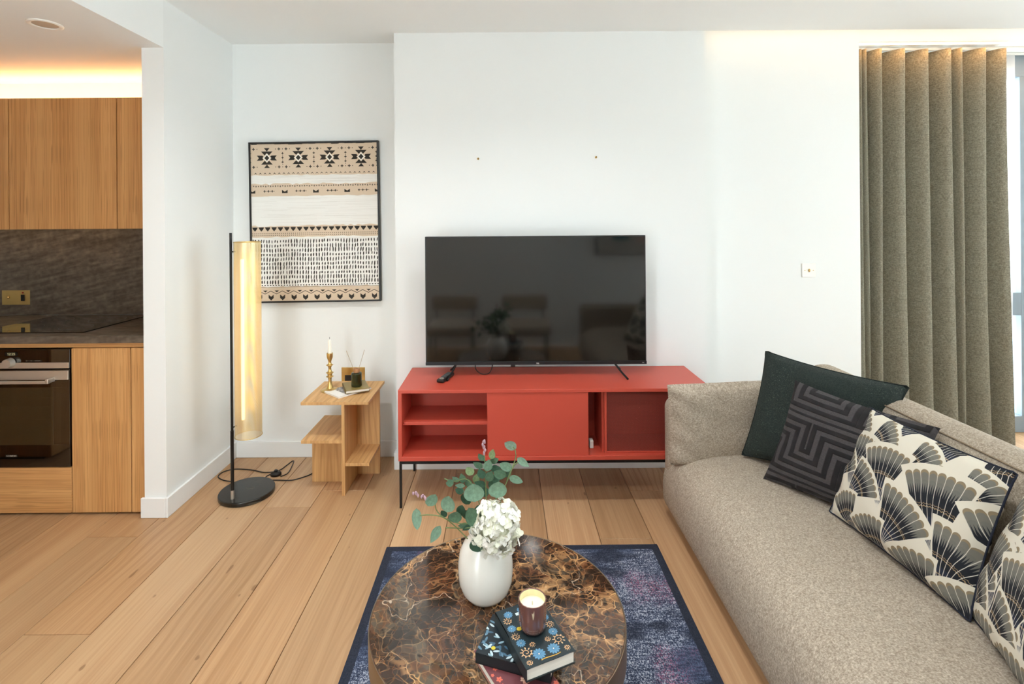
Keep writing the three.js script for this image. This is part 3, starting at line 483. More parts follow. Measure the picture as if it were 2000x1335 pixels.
// two brass fixings on the wall above the television
for (const [px, py, l] of [[934, 310, 'brass screw hook with a dark centre on the wall above the television'], [1164, 307, 'short brass picture nail on the wall above the television']]) {
  const o = thing('wall_fixing', l, 'fixing', at(px, py, CHF)); part('plate', new THREE.CylinderGeometry(0.007, 0.007, 0.003, 16).rotateX(Math.PI / 2).translate(0, 0, 0.0016), brassM, o); part('pin', new THREE.CylinderGeometry(0.002, 0.002, 0.016, 8).rotateX(Math.PI / 2 - 0.3).translate(0, 0, 0.01), std({ color: 0x6b4a25, roughness: 0.4, metalness: 0.8 }), o);
}
{ // light switch
  const o = thing('light_switch', 'square white plate light switch with a brass toggle', 'switch', at(1579, 527.5, BACK));
  part('plate', bx(-0.043, 0.043, -0.043, 0.043, -0.006, 0.0, 0.002), whiteM, o);
  part('toggle', new THREE.SphereGeometry(0.006, 16, 12).scale(1, 1.7, 1.2).translate(0, 0, 0.009), brassM, o);
  for (const x of [-0.026, 0.026]) part('screw', new THREE.CylinderGeometry(0.003, 0.003, 0.002, 12).rotateX(Math.PI / 2).translate(x, 0, 0.0065), brassM, o);
}

// ================= CURTAINS =================
const linenTex = dataTex(512, 512, (u, v) => { const k = 0.6 * noise(u * 256, v * 90) + 0.6 * noise(u * 90 + 7, v * 256) - 0.2; return mix3([116, 112, 97], [178, 174, 157], k); });
function drape(xs, Zn, Zf, yTop, flare) {                                // xs = places of the folds that stand forward
  const pts = []; xs.forEach((x, i) => { if (i + 1 < xs.length) { const w = xs[i + 1] - x, dep = (Zf - Zn) * Math.min(1, w / 0.11); for (let k = 0; k < 10; k++) { const t = k / 10; pts.push(new THREE.Vector3(x + w * Math.pow(t, 1.75), 0, -(Zn + dep * (1 - Math.cos(2 * Math.PI * t)) / 2))); } } else pts.push(new THREE.Vector3(x, 0, -Zn)); });
  const cv = new THREE.CatmullRomCurve3(pts, false, 'centripetal'), n = (xs.length - 1) * 30, rows = 26, pos = [], uv = [], idx = [], P = cv.getPoints(n), len = cv.getLength();
  for (let r = 0; r <= rows; r++) for (let i = 0; i <= n; i++) {
    const t = r / rows, p = P[i], y = mix(yTop, 0.012, t), k = (i / n) * flare * t * t, sway = 0.006 * Math.sin(i * 0.09 + t * 4);
    pos.push(p.x + k + sway * t, y, p.z * (1 + 0.002 * Math.sin(t * 3 + i * 0.05))); uv.push(i / n * len * 2.2, y * 2.2);
  }
  for (let r = 0; r < rows; r++) for (let i = 0; i < n; i++) { const a = r * (n + 1) + i, b = a + 1, c = a + n + 1, d = c + 1; idx.push(a, c, b, b, c, d); }
  const g = new THREE.BufferGeometry(); g.setAttribute('position', new THREE.Float32BufferAttribute(pos, 3)); g.setAttribute('uv', new THREE.Float32BufferAttribute(uv, 2)); g.setIndex(idx); g.computeVertexNormals(); return g;
}
{
  const o = thing('curtain', 'heavy taupe linen curtain hanging in deep folds beside the window', 'curtain', V(2.75, 0, 3.34));
  const xs = [2.262, 2.298, 2.325, 2.417, 2.570, 2.725, 2.868, 2.932, 3.086, 3.225];
  part('drape', loc(drape(xs, 3.275, 3.40, 2.555, 0.03), o), std({ map: linenTex, roughness: 0.95, side: THREE.DoubleSide, bumpMap: linenTex, bumpScale: 0.0006 }), o);
  part('curtain_track', loc(bx(2.236, 4.08, 2.558, 2.5755, 3.325, 3.345, 0.001), o), whiteM, o);
  const s = thing('sheer_curtain', 'white sheer curtain behind the taupe curtain', 'curtain', V(3.3, 0, 3.44));
  part('drape', loc(drape([2.5, 2.62, 2.74, 2.86, 2.98, 3.10, 3.22, 3.34, 3.42], 3.425, 3.47, 2.555, -0.03), s), phys({ color: 0xfbfbfa, transmission: 0.55, roughness: 0.9, thickness: 0, side: THREE.DoubleSide, opacity: 0.72, transparent: true }), s);
  part('curtain_track', loc(bx(2.236, 4.08, 2.562, 2.5755, 3.44, 3.455, 0.001), s), whiteM, s);
}

// ================= RUG =================
{
  const W = 1.207, D = 1.72;
  const rugTex = dataTex(1024, 1460, (u, v) => {
    const x = u * W, y = v * D, edge = Math.min(x, W - x, y, D - y);
    const yarn = noise(x * 520, y * 330), row = noise(x * 40, y * 260), big = fbm(x * 3.2 + 4, y * 4.4 + 9, 4), big2 = fbm(x * 4.1 + 31, y * 5.5 + 2, 4);
    let c = mix3([34, 43, 64], [82, 96, 126], clamp(yarn * 0.7 + row * 0.5 - 0.2));
    c = mix3(c, [176, 180, 192], clamp((smooth(0.36, 0.6, big) * 0.9 + 0.16) * smooth(0.42, 0.85, yarn * 0.75 + row * 0.3)));
    c = mix3(c, [158, 84, 116], smooth(0.50, 0.66, big2) * smooth(0.5, 0.85, noise(x * 430 + 50, y * 300)) * 0.7);
    c = mix3(c, [190, 120, 120], smooth(0.6, 0.72, big2) * smooth(0.6, 0.9, noise(x * 400 + 90, y * 300 + 8)) * 0.6);
    c = mix3(c, [20, 26, 42], smooth(0.56, 0.72, fbm(x * 5 + 60, y * 9 + 30, 3)) * 0.6);
    if (edge < 0.028) c = mix3([26, 31, 44], [44, 50, 66], yarn);
    return c;
  }, true, THREE.ClampToEdgeWrapping);
  const bump = dataTex(512, 512, (u, v) => { const k = 255 * (0.5 * noise(u * 256, v * 256) + 0.5 * noise(u * 60, v * 256)); return [k, k, k]; }, false);
  const o = thing('rug', 'navy distressed rug with pink and grey flecks under the coffee table', 'rug', V(0.0725, 0, 2.297 - D / 2)); o.rotation.y = 0.004;
  const g = new THREE.BoxGeometry(W, 0.008, D).translate(0, 0.0045, 0), uv = g.attributes.uv, p = g.attributes.position;
  for (let i = 0; i < p.count; i++) uv.setXY(i, p.getX(i) / W + 0.5, 0.5 - p.getZ(i) / D);
  part('pile', g, std({ map: rugTex, roughness: 1, bumpMap: rep(bump, 3, 4), bumpScale: 0.0015 }), o);
  part('binding', merge([bx(-W / 2 - 0.003, W / 2 + 0.003, 0.0005, 0.009, -D / 2 - 0.004, -D / 2 + 0.001, 0.001), bx(-W / 2 - 0.003, W / 2 + 0.003, 0.0005, 0.009, D / 2 - 0.001, D / 2 + 0.004, 0.001), bx(-W / 2 - 0.004, -W / 2 + 0.001, 0.0005, 0.009, -D / 2, D / 2, 0.001), bx(W / 2 - 0.001, W / 2 + 0.004, 0.0005, 0.009, -D / 2, D / 2, 0.001)]), std({ color: 0x23293a, roughness: 1 }), o, 'dark woven edge binding');
}

// ================= COFFEE TABLE =================
const TT = 0.35, TZ = 1.474, TX = -0.027, TR = 0.361;
{
  const cellN = 26, cx = [], cy = []; seed = 31; for (let i = 0; i < cellN * cellN; i++) { cx.push(rnd()); cy.push(rnd()); }
  const worley = (x, y) => { let a = 9, b = 9, id = 0; const ix = Math.floor(x), iy = Math.floor(y); for (let j = -1; j <= 1; j++) for (let i = -1; i <= 1; i++) { const X = (ix + i + cellN * 8) % cellN, Y = (iy + j + cellN * 8) % cellN, k = Y * cellN + X, d = Math.hypot(ix + i + cx[k] - x, iy + j + cy[k] - y); if (d < a) { b = a; a = d; id = k; } else if (d < b) b = d; } return [b - a, id]; };
  const clast = [[46, 34, 26], [80, 68, 55], [36, 23, 16], [84, 52, 34], [62, 52, 43], [54, 33, 22], [88, 76, 62]];
  const marble = dataTex(1400, 1400, (u, v) => {
    const wx = u + 0.13 * (fbm(u * 6, v * 6, 4) - 0.5) + 0.02 * (fbm(u * 30, v * 30, 2) - 0.5), wy = v + 0.13 * (fbm(u * 6 + 50, v * 6 + 9, 4) - 0.5) + 0.02 * (fbm(u * 30 + 9, v * 30 + 4, 2) - 0.5);
    const [e0, id] = worley(wx * 7 + 2, wy * 7 + 1), fine = fbm(u * 50, v * 50, 4), cloud = fbm(wx * 18 + 4, wy * 18, 3);
    let c = mix3(clast[id % 7], clast[(id * 5 + 3) % 7], smooth(0.35, 0.65, cloud) * 0.7);
    c = mix3(c, [22, 13, 9], 0.55 * smooth(0.5, 0.7, fbm(wx * 25 + 60, wy * 25, 3)));
    const zone = smooth(0.44, 0.6, fbm(wx * 4.5 + 120, wy * 4.5 + 12, 3)) * smooth(0.5, 0.15, e0), rust = smooth(0.48, 0.62, fbm(wx * 6 + 40, wy * 6 + 90, 4));
    c = mix3(c, [98, 58, 34], rust * smooth(0.38, 0.6, fine) * 0.6);
    const [e2] = worley(wx * 22 + 5, wy * 22 + 3), [e3] = worley((u + 0.02 * fine) * 24.7 + 1, (v + 0.02 * cloud) * 24.7 + 7);
    c = mix3(c, [166, 126, 86], zone * smooth(0.42, 0.6, fine) * 0.75);
    c = mix3(c, [198, 150, 100], (1 - smooth(0.02, 0.10, e2)) * (0.2 + 0.6 * zone + 0.25 * rust));
    c = mix3(c, [150, 100, 62], (1 - smooth(0.02, 0.09, e3)) * 0.35);
    c = mix3(c, [206, 168, 126], (1 - smooth(0.0, 0.022, e0)) * 0.7 * smooth(0.4, 0.55, fbm(u * 9 + 3, v * 9, 2)));
    const v1 = Math.abs(fbm(wx * 3 + 200, wy * 3 + 100, 5) - 0.5), v2 = Math.abs(fbm(wx * 4.3 + 20, wy * 4.3 + 150, 5) - 0.5);
    c = mix3(c, [232, 210, 184], (1 - smooth(0.0, 0.005, v1)) * 0.7);
    return mix3(c, [214, 184, 150], (1 - smooth(0.0, 0.004, v2)) * 0.55);
  });
  const bronzeM = std({ color: 0x8a7a66, roughness: 0.38, metalness: 0.85 });
  const o = thing('coffee_table', 'round coffee table with a brown veined marble top and bronze rim', 'coffee table', V(TX, 0, TZ));
  const top = new THREE.CylinderGeometry(TR - 0.004, TR - 0.004, 0.02, 128).translate(0, TT - 0.0105, 0);
  { const p = top.attributes.position, uv = top.attributes.uv; for (let i = 0; i < p.count; i++) uv.setXY(i, 0.5 + p.getX(i) / 0.74, 0.5 - p.getZ(i) / 0.74); }
  part('marble_top', top, phys({ map: marble, roughness: 0.12, clearcoat: 0.5, clearcoatRoughness: 0.05 }), o, 'polished dark brown veined marble');
  part('rim', lathe([[TR - 0.0045, TT - 0.021], [TR - 0.0045, TT - 0.0005], [TR - 0.001, TT], [TR, TT - 0.0015], [TR, TT - 0.078], [TR - 0.004, TT - 0.08], [TR - 0.02, TT - 0.08], [TR - 0.02, TT - 0.021], [TR - 0.0045, TT - 0.021]], 128), bronzeM, o, 'bronze metal rim');
  part('pedestal', lathe([[0.14, TT - 0.022], [0.13, 0.1], [0.15, 0.03]], 64), bronzeM, o);
  part('base', lathe([[0, 0.0095], [0.25, 0.0095], [0.25, 0.024], [0.245, 0.03], [0, 0.03]], 80), bronzeM, o);
}
// vase and bouquet
const VB = V(-0.0635, TT + 0.0005, 1.529);
solo('vase', lathe([[0, 0.0], [0.046, 0.0], [0.058, 0.005], [0.0695, 0.020], [0.0785, 0.045], [0.0815, 0.075], [0.0810, 0.100], [0.0765, 0.128], [0.065, 0.154], [0.050, 0.171], [0.0435, 0.180], [0.047, 0.188], [0.0505, 0.192], [0.0495, 0.194], [0.045, 0.191], [0.039, 0.18], [0.041, 0.172], [0.052, 0.157], [0.065, 0.134], [0.073, 0.106], [0.075, 0.08], [0.065, 0.03], [0, 0.01]], 72), phys({ color: 0xe6e4dc, roughness: 0.22, clearcoat: 0.6, clearcoatRoughness: 0.1 }), 'rounded glossy white vase on the marble coffee table', 'vase').position.copy(VB);
const neck = VB.clone().add(new THREE.Vector3(0, 0.17, 0));
// eucalyptus: leaf(px, py, depth, length, width, direction in the picture plane, tone, tilt)
function leafGeo(round) {
  const n = 8, pos = [], uv = [], idx = [];
  for (let i = 0; i <= n; i++) for (let j = -2; j <= 2; j++) {
    const t = i / n, w = round ? Math.pow(Math.sin(Math.PI * Math.pow(t, 0.85)), 0.62) * 0.5 : Math.pow(Math.sin(Math.PI * Math.pow(t, 0.8)), 0.9) * 0.5, s = j / 2;
    pos.push(s * w, t, 0.10 * Math.sin(t * Math.PI) * -1 + 0.16 * w * Math.abs(s)); uv.push(0.5 + s * 0.5, t);
  }
  for (let i = 0; i < n; i++) for (let j = 0; j < 4; j++) { const a = i * 5 + j; idx.push(a, a + 1, a + 5, a + 1, a + 6, a + 5); }
  const g = new THREE.BufferGeometry(); g.setAttribute('position', new THREE.Float32BufferAttribute(pos, 3)); g.setAttribute('uv', new THREE.Float32BufferAttribute(uv, 2)); g.setIndex(idx); g.computeVertexNormals(); return g;
}
const LR = leafGeo(true), LN = leafGeo(false);
const leafTex = dataTex(128, 128, (u, v) => { const m = Math.abs(u - 0.5), k = 0.25 * fbm(u * 9, v * 9, 3) + 0.6, vein = 1 - smooth(0.0, 0.035, m) + 0.5 * (1 - smooth(0, 0.12, Math.abs(((v * 7 + m * 5) % 1) - 0.5))); return [205 * k + 40 + 14 * vein, 205 * k + 45 + 12 * vein, 200 * k + 40 + 10 * vein]; });
const leafMats = [0x9fc4ae, 0x7ba287, 0xb4cc98, 0x54806a, 0xb0cdbd].map((c) => phys({ color: c, map: leafTex, roughness: 0.6, side: THREE.DoubleSide, transmission: 0.12, thickness: 0 }));
const stemM = std({ color: 0x6f8052, roughness: 0.8 }), mauveM = std({ color: 0xb08f98, roughness: 0.9 });
function branch(label, stems, leaves, buds = []) {
  const o = thing('eucalyptus_branch', label, 'branch', neck);
  for (const s of stems) part('stem', tube([new THREE.Vector3(s[0][0] * 0.0, -0.06, 0), ...s.map(([x, y, Z]) => at(x, y, Z).sub(neck))], 0.0016, 24, 6), stemM, o);
  for (const [x, y, Z, len, wid, deg, tone, tilt, round = true] of leaves) {
    const m = part('leaf', round ? LR : LN, leafMats[tone], o), k = Z / F; m.scale.set(wid * 1.22 * k, len * 1.06 * k, wid * k);
    const a = deg * Math.PI / 180, q = new THREE.Quaternion().setFromEuler(new THREE.Euler(tilt, (rnd() - 0.5) * 0.45, 0));
    m.quaternion.setFromAxisAngle(new THREE.Vector3(0, 0, 1), -a).multiply(q);
    const c = at(x, y, Z).sub(neck), half = new THREE.Vector3(0, len * k / 2, 0).applyQuaternion(m.quaternion); m.position.copy(c.sub(half));
  }
  const bud = new THREE.SphereGeometry(0.0035, 8, 6); for (const [x, y, Z] of buds) { const m = part('bud', bud, mauveM, o); m.position.copy(at(x, y, Z).sub(neck)); m.scale.set(1, 1.6, 1); }
}
seed = 17;
const spike = (x0, y0, x1, y1, Z, n) => Array.from({ length: n }, (_, i) => [mix(x0, x1, i / (n - 1)) + rr(-3, 3), mix(y0, y1, i / (n - 1)) + rr(-2, 2), Z + rr(-0.006, 0.006)]);
branch('upright eucalyptus branch with mauve buds rising behind the white hydrangea', [[[950, 1000, 1.54], [948, 930, 1.55], [946, 880, 1.55]]], [
  [961, 887, 1.55, 22, 11, 12, 2, 0.2, false], [940, 893, 1.55, 20, 11, -30, 1, 0.3, false], [965, 899, 1.56, 20, 11, 60, 1, 0.3, false], [934, 908, 1.55, 22, 12, -55, 1, 0.2, false], [953, 909, 1.54, 26, 15, 10, 0, 0.2, false], [968, 915, 1.56, 22, 12, 75, 3, 0.3, false], [940, 925, 1.54, 22, 14, -20, 3, 0.1, false], [956, 930, 1.54, 26, 15, 20, 1, 0.3, false], [938, 945, 1.55, 24, 13, -60, 3, 0.3, false], [962, 945, 1.57, 22, 13, 40, 3, 0.2, false], [947, 960, 1.56, 24, 14, -10, 3, 0.2, false]], spike(947, 884, 945, 860, 1.55, 12));
branch('tall eucalyptus branch leaning toward the red sliding door', [[[960, 990, 1.53], [985, 950, 1.53], [1000, 915, 1.53], [1008, 885, 1.53], [1002, 872, 1.53]], [[1000, 915, 1.53], [1018, 896, 1.53]]], [
  [997.5, 870, 1.53, 25, 17, -62, 4, 0.1], [1021, 902, 1.52, 27, 12, 118, 0, 0.35, false], [988.5, 911, 1.53, 27, 15, -58, 0, 0.2], [976.5, 926, 1.53, 27, 17, -55, 1, 0.3], [1007, 936, 1.52, 27, 14, 102, 0, 0.25], [972, 957, 1.49, 34, 30, 8, 0, 0.15], [992, 925, 1.54, 18, 10, 30, 1, 0.3], [968, 935, 1.55, 20, 13, -30, 3, 0.2]]);
branch('eucalyptus branch with a large round leaf and pale young leaves', [[[940, 1000, 1.54], [928, 960, 1.54], [912, 935, 1.54], [885, 940, 1.54], [868, 934, 1.54]]], [
  [925.5, 963, 1.48, 37, 33, -4, 0, 0.12], [903, 934, 1.54, 21, 11, -12, 1, 0.2, false], [890, 936, 1.54, 18, 10, -40, 0, 0.3, false], [879, 943, 1.53, 15, 13, -80, 1, 0.2], [917.5, 920, 1.54, 20, 14, -35, 2, 0.2], [899, 948, 1.53, 20, 9, -75, 0, 0.3, false], [915, 943, 1.55, 22, 12, -10, 1, 0.3, false], [930, 935, 1.56, 22, 12, 10, 2, 0.2, false], [910, 975, 1.55, 26, 16, -30, 3, 0.2], [898, 958, 1.55, 18, 11, -60, 3, 0.3]]);
branch('eucalyptus branch with mauve tip reaching toward the side table', [[[935, 1025, 1.53], [900, 1022, 1.52], [868, 1011, 1.52], [852, 995, 1.52], [850, 980, 1.52]], [[868, 1011, 1.52], [840, 1005, 1.51], [820, 1006, 1.51]]], [
  [843, 977, 1.51, 29, 19, 32, 0, 0.15], [874.5, 985, 1.50, 34, 24, 8, 0, 0.15], [889, 1010, 1.50, 25, 22, 20, 1, 0.2], [814, 1012, 1.51, 37, 16, 176, 0, 0.2], [867, 1003, 1.53, 18, 10, -30, 3, 0.3], [900, 997, 1.52, 24, 15, 15, 3, 0.2]], spike(834, 974, 809, 962, 1.51, 11));
branch('low eucalyptus sprig with one narrow leaf hanging over the table edge', [[[935, 1032, 1.52], [905, 1031, 1.52], [870, 1030, 1.51]]], [[851, 1042, 1.51, 34, 15, 212, 0, 0.2, false], [906, 1026, 1.52, 22, 9, -80, 1, 0.3, false], [912, 1030, 1.52, 18, 9, -110, 3, 0.3, false]]);
branch('short dark eucalyptus sprig hanging over the vase shoulder', [[[940, 1030, 1.49], [930, 1045, 1.46]], [[940, 1020, 1.49], [930, 1005, 1.48]]], [[930, 1065, 1.452, 33, 20, 145, 3, -0.3], [924, 1010, 1.47, 41, 25, -22, 1, 0.15], [936, 1000, 1.53, 30, 20, -10, 3, 0.2], [912, 1005, 1.53, 26, 16, -45, 3, 0.2]]);
{ // hydrangea head
  const hc = at(969, 1022, 1.475), o = thing('hydrangea', 'full white hydrangea bloom leaning out of the white vase', 'flower', neck), c0 = hc.clone().sub(neck);
  part('stem', tube([new THREE.Vector3(0.005, -0.06, 0.005), new THREE.Vector3(0.01, 0, 0.012), c0], 0.003, 16, 6), stemM, o);
  part('flower_core', new THREE.SphereGeometry(0.05, 20, 14).translate(c0.x, c0.y, c0.z), std({ color: 0xdfe0c8, roughness: 0.9 }), o);
  const petal = () => { const n = 5, pos = [], idx = []; for (let i = 0; i <= n; i++) for (let j = -2; j <= 2; j++) { const t = i / n, w = Math.pow(Math.sin(Math.PI * (0.12 + 0.8 * t)), 0.7) * 0.55, s = j / 2; pos.push(s * w, t, 0.25 * t * t + 0.12 * Math.abs(s) * w + 0.05 * Math.sin(s * 6 + t * 4)); } for (let i = 0; i < n; i++) for (let j = 0; j < 4; j++) { const a = i * 5 + j; idx.push(a, a + 1, a + 5, a + 1, a + 6, a + 5); } const g = new THREE.BufferGeometry(); g.setAttribute('position', new THREE.Float32BufferAttribute(pos, 3)); g.setIndex(idx); return g; };
  const floret = (k) => { const list = []; for (let q = 0; q < 4; q++) list.push(petal().rotateX(-0.15 - 0.25 * ((q + k) % 3)).rotateZ(q * Math.PI / 2 + 0.2 * k)); const g = mergeGeometries(list); g.computeVertexNormals(); return g; };
  const kinds = [0, 1, 2, 3].map(floret), pm = [0xf7f6ec, 0xf1f1df, 0xfaf9f3].map((c) => phys({ color: c, roughness: 0.75, side: THREE.DoubleSide, transmission: 0.15, thickness: 0 }));
  seed = 3; const N = 230;
  for (let i = 0; i < N; i++) {
    const y = 1 - 2 * (i + 0.5) / N, a = i * 2.399963, r = Math.sqrt(1 - y * y), d = new THREE.Vector3(r * Math.cos(a), y, r * Math.sin(a));
    const m = part('floret', kinds[i % 4], pm[i % 3], o), R = rr(0.050, 0.070);
    m.position.set(c0.x + d.x * R * 1.04, c0.y + d.y * R * 1.15 - 0.008, c0.z + d.z * R); m.scale.setScalar(rr(0.010, 0.0155));
    m.quaternion.setFromUnitVectors(new THREE.Vector3(0, 0, 1), d.clone().add(new THREE.Vector3(rr(-0.7, 0.7), rr(-0.7, 0.7), rr(-0.7, 0.7))).normalize());
    m.rotateZ(rr(0, 3));
  }
}
// books on the coffee table
{
  const floral = (bg, draw) => coverTex((c, W, H) => { c.fillStyle = bg; c.fillRect(0, 0, W, H); draw(c, W, H); });
  const flower = (c, x, y, r, col, line, n = 10) => { for (let i = 0; i < n; i++) { const a = i / n * 6.283; c.fillStyle = col; c.beginPath(); c.ellipse(x + Math.cos(a) * r * 0.6, y + Math.sin(a) * r * 0.6, r * 0.45, r * 0.2, a, 0, 7); c.fill(); c.strokeStyle = line; c.lineWidth = 2; c.stroke(); } c.fillStyle = '#f3f0e2'; c.beginPath(); c.arc(x, y, r * 0.12, 0, 7); c.fill(); };
  const curl = (c, x, y, r, dir) => { c.strokeStyle = '#d9a878'; c.lineWidth = 7; c.beginPath(); for (let i = 0; i < 40; i++) { const a = i / 40 * 9 * dir, q = r * (1 - i / 48); c.lineTo(x + Math.cos(a) * q, y + Math.sin(a) * q); } c.stroke(); for (let i = 0; i < 9; i++) { const a = i * 0.7 * dir; c.fillStyle = '#e0b487'; c.beginPath(); c.ellipse(x + Math.cos(a) * r, y + Math.sin(a) * r, r * 0.26, r * 0.11, a, 0, 7); c.fill(); } };
  const topC = floral('#1d2b30', (c, W, H) => {
    const F2 = [[0.22, 0.12, 46], [0.78, 0.12, 46], [0.14, 0.36, 44], [0.86, 0.36, 42], [0.16, 0.62, 46], [0.84, 0.62, 46], [0.36, 0.86, 62], [0.66, 0.86, 60], [0.5, 0.1, 36]];
    for (const [u, v, r] of F2) flower(c, u * W, v * H, r, '#5d8cab', '#2e5674', 12);
    for (const [u, v, r, d] of [[0.14, 0.22, 38, 1], [0.86, 0.23, 38, -1], [0.13, 0.5, 36, 1], [0.87, 0.5, 36, -1], [0.16, 0.78, 50, 1], [0.85, 0.76, 52, -1], [0.34, 0.7, 26, -1], [0.66, 0.7, 26, 1], [0.12, 0.93, 26, 1], [0.9, 0.92, 26, -1]]) curl(c, u * W, v * H, r, d);
    c.strokeStyle = '#c79b3c'; c.lineWidth = 9; c.beginPath(); c.moveTo(0.34 * W, 0.955 * H); c.bezierCurveTo(0.45 * W, 0.93 * H, 0.6 * W, 0.975 * H, 0.74 * W, 0.945 * H); c.stroke();
    c.fillStyle = '#d8bc3a'; c.beginPath(); c.arc(0.27 * W, 0.4 * H, 24, 0, 7); c.fill(); c.lineWidth = 12; c.strokeStyle = '#d8bc3a'; c.beginPath(); c.moveTo(0.27 * W, 0.4 * H); c.lineTo(0.42 * W, 0.47 * H); c.stroke();
    c.fillStyle = '#c9d6d8'; c.fillRect(0.36 * W, 0.13 * H, 0.28 * W, 0.05 * H);
  });
  const midC = floral('#16222a', (c, W, H) => {
    seed = 41; for (let i = 0; i < 130; i++) { const u = rnd(), v = rnd(); c.fillStyle = ['#86a6b4', '#5c7e93', '#b9ccd2', '#3f6076'][i % 4]; c.save(); c.translate(u * W, v * H); c.rotate(rnd() * 6); c.beginPath(); c.ellipse(0, 0, 34, 12, 0, 0, 7); c.fill(); c.restore(); }
    c.fillStyle = '#b98352'; for (const [u, v] of [[0.30, 0.45], [0.34, 0.55], [0.7, 0.3], [0.26, 0.52]]) { c.beginPath(); c.ellipse(u * W, v * H, 40, 60, 0.4, 0, 7); c.fill(); }
    c.fillStyle = '#cdbb32'; for (const [u, v] of [[0.52, 0.8], [0.6, 0.86], [0.2, 0.2]]) { c.beginPath(); c.arc(u * W, v * H, 22, 0, 7); c.fill(); }
  });
  const lowC = floral('#6e3a3f', (c, W, H) => { seed = 77; for (let i = 0; i < 46; i++) { const x = rnd() * W, y = rnd() * H, r = rr(12, 26); c.fillStyle = ['#e9a58f', '#d96a55', '#f0c2a8'][i % 3]; for (let k = 0; k < 5; k++) { c.beginPath(); c.ellipse(x + Math.cos(k * 1.257) * r * 0.7, y + Math.sin(k * 1.257) * r * 0.7, r * 0.55, r * 0.4, k * 1.257, 0, 7); c.fill(); } } });
  // long side of each book runs along its local z; spine at local -x
  slabBook('book', 'maroon book with coral blossoms at the bottom of the coffee table stack', 'book', V(0.022, TT + 0.0005, 1.249), 0.132, 0.20, 0.022, 0.525 + Math.PI, std({ color: 0x9a6a5e, roughness: 0.6 }), std({ map: lowC, roughness: 0.5 }), pageM);
  slabBook('book', 'dark blue leaf patterned book in the middle of the coffee table stack', 'book', V(0.0312, TT + 0.023, 1.297), 0.13, 0.19, 0.026, 1.257, std({ color: 0x10181d, roughness: 0.5 }), std({ map: midC, roughness: 0.45 }), pageM);
  slabBook('book', 'dark green ornamental flower book on top of the coffee table stack', 'book', V(0.065, TT + 0.0495, 1.292), 0.131, 0.19, 0.031, 0.41, std({ color: 0x1b2629, roughness: 0.5 }), std({ map: topC, roughness: 0.45 }), pageM);
}
{ // scented candle
  const o = thing('scented_candle', 'rose brown glass candle jar with cream wax on top of the green book', 'candle', V(0.064, TT + 0.081, 1.297));
  const glassTex = canvasTex(512, 256, (c, W, H) => { c.fillStyle = '#7c5550'; c.fillRect(0, 0, W, H); c.fillStyle = '#e8d8b8'; c.save(); c.translate(W * 0.5, H * 0.42); c.beginPath(); c.scale(0.6, 0.6); c.moveTo(-14, -8); c.quadraticCurveTo(2, -2, 10, -14); c.quadraticCurveTo(14, 6, -2, 10); c.closePath(); c.fill(); c.restore(); c.fillStyle = 'rgba(228,214,196,0.3)'; for (const [y, w] of [[0.53, 60], [0.59, 76], [0.64, 52]]) for (let x = -w / 2; x < w / 2; x += 9) c.fillRect(W / 2 + x, y * H, 6, 7); });
  const g = lathe([[0, 0.0], [0.022, 0.0], [0.0285, 0.004], [0.033, 0.012], [0.0352, 0.024], [0.0352, 0.077], [0.0345, 0.0785], [0.0325, 0.0775], [0.0322, 0.06]], 56);
  part('glass_jar', g, phys({ map: glassTex, roughness: 0.16, metalness: 0.35, clearcoat: 1, clearcoatRoughness: 0.04 }), o).rotation.y = Math.PI;
  part('inner_wall', lathe([[0.0322, 0.077], [0.0318, 0.056]], 48), std({ color: 0xe9dfb0, roughness: 0.3, side: THREE.DoubleSide }), o);
  part('wax', new THREE.CylinderGeometry(0.032, 0.032, 0.03, 48).translate(0, 0.046, 0), std({ color: 0xf3ead0, roughness: 0.55 }), o, 'cream wax');
  part('wick', new THREE.CylinderGeometry(0.0012, 0.0012, 0.010, 6).translate(0, 0.065, 0), std({ color: 0xcfc6b0, roughness: 0.9 }), o);
}

// ================= SOFA =================
const weave = dataTex(512, 512, (u, v) => { const n = noise(u * 128, v * 256), m = noise(u * 256 + 31, v * 128 + 7), b = fbm(u * 24, v * 24, 3), t = 0.5 + 0.5 * Math.sin(v * 128 * Math.PI * 2); return mix3([140, 126, 110], [202, 189, 172], clamp(0.75 * n + 0.6 * m + 0.12 * b + 0.1 * t - 0.3)); }, true, THREE.RepeatWrapping);
const sofaM = std({ map: rep(weave, 2.1, 2.1), roughness: 0.95, bumpMap: rep(weave, 2.1, 2.1), bumpScale: 0.0012 });
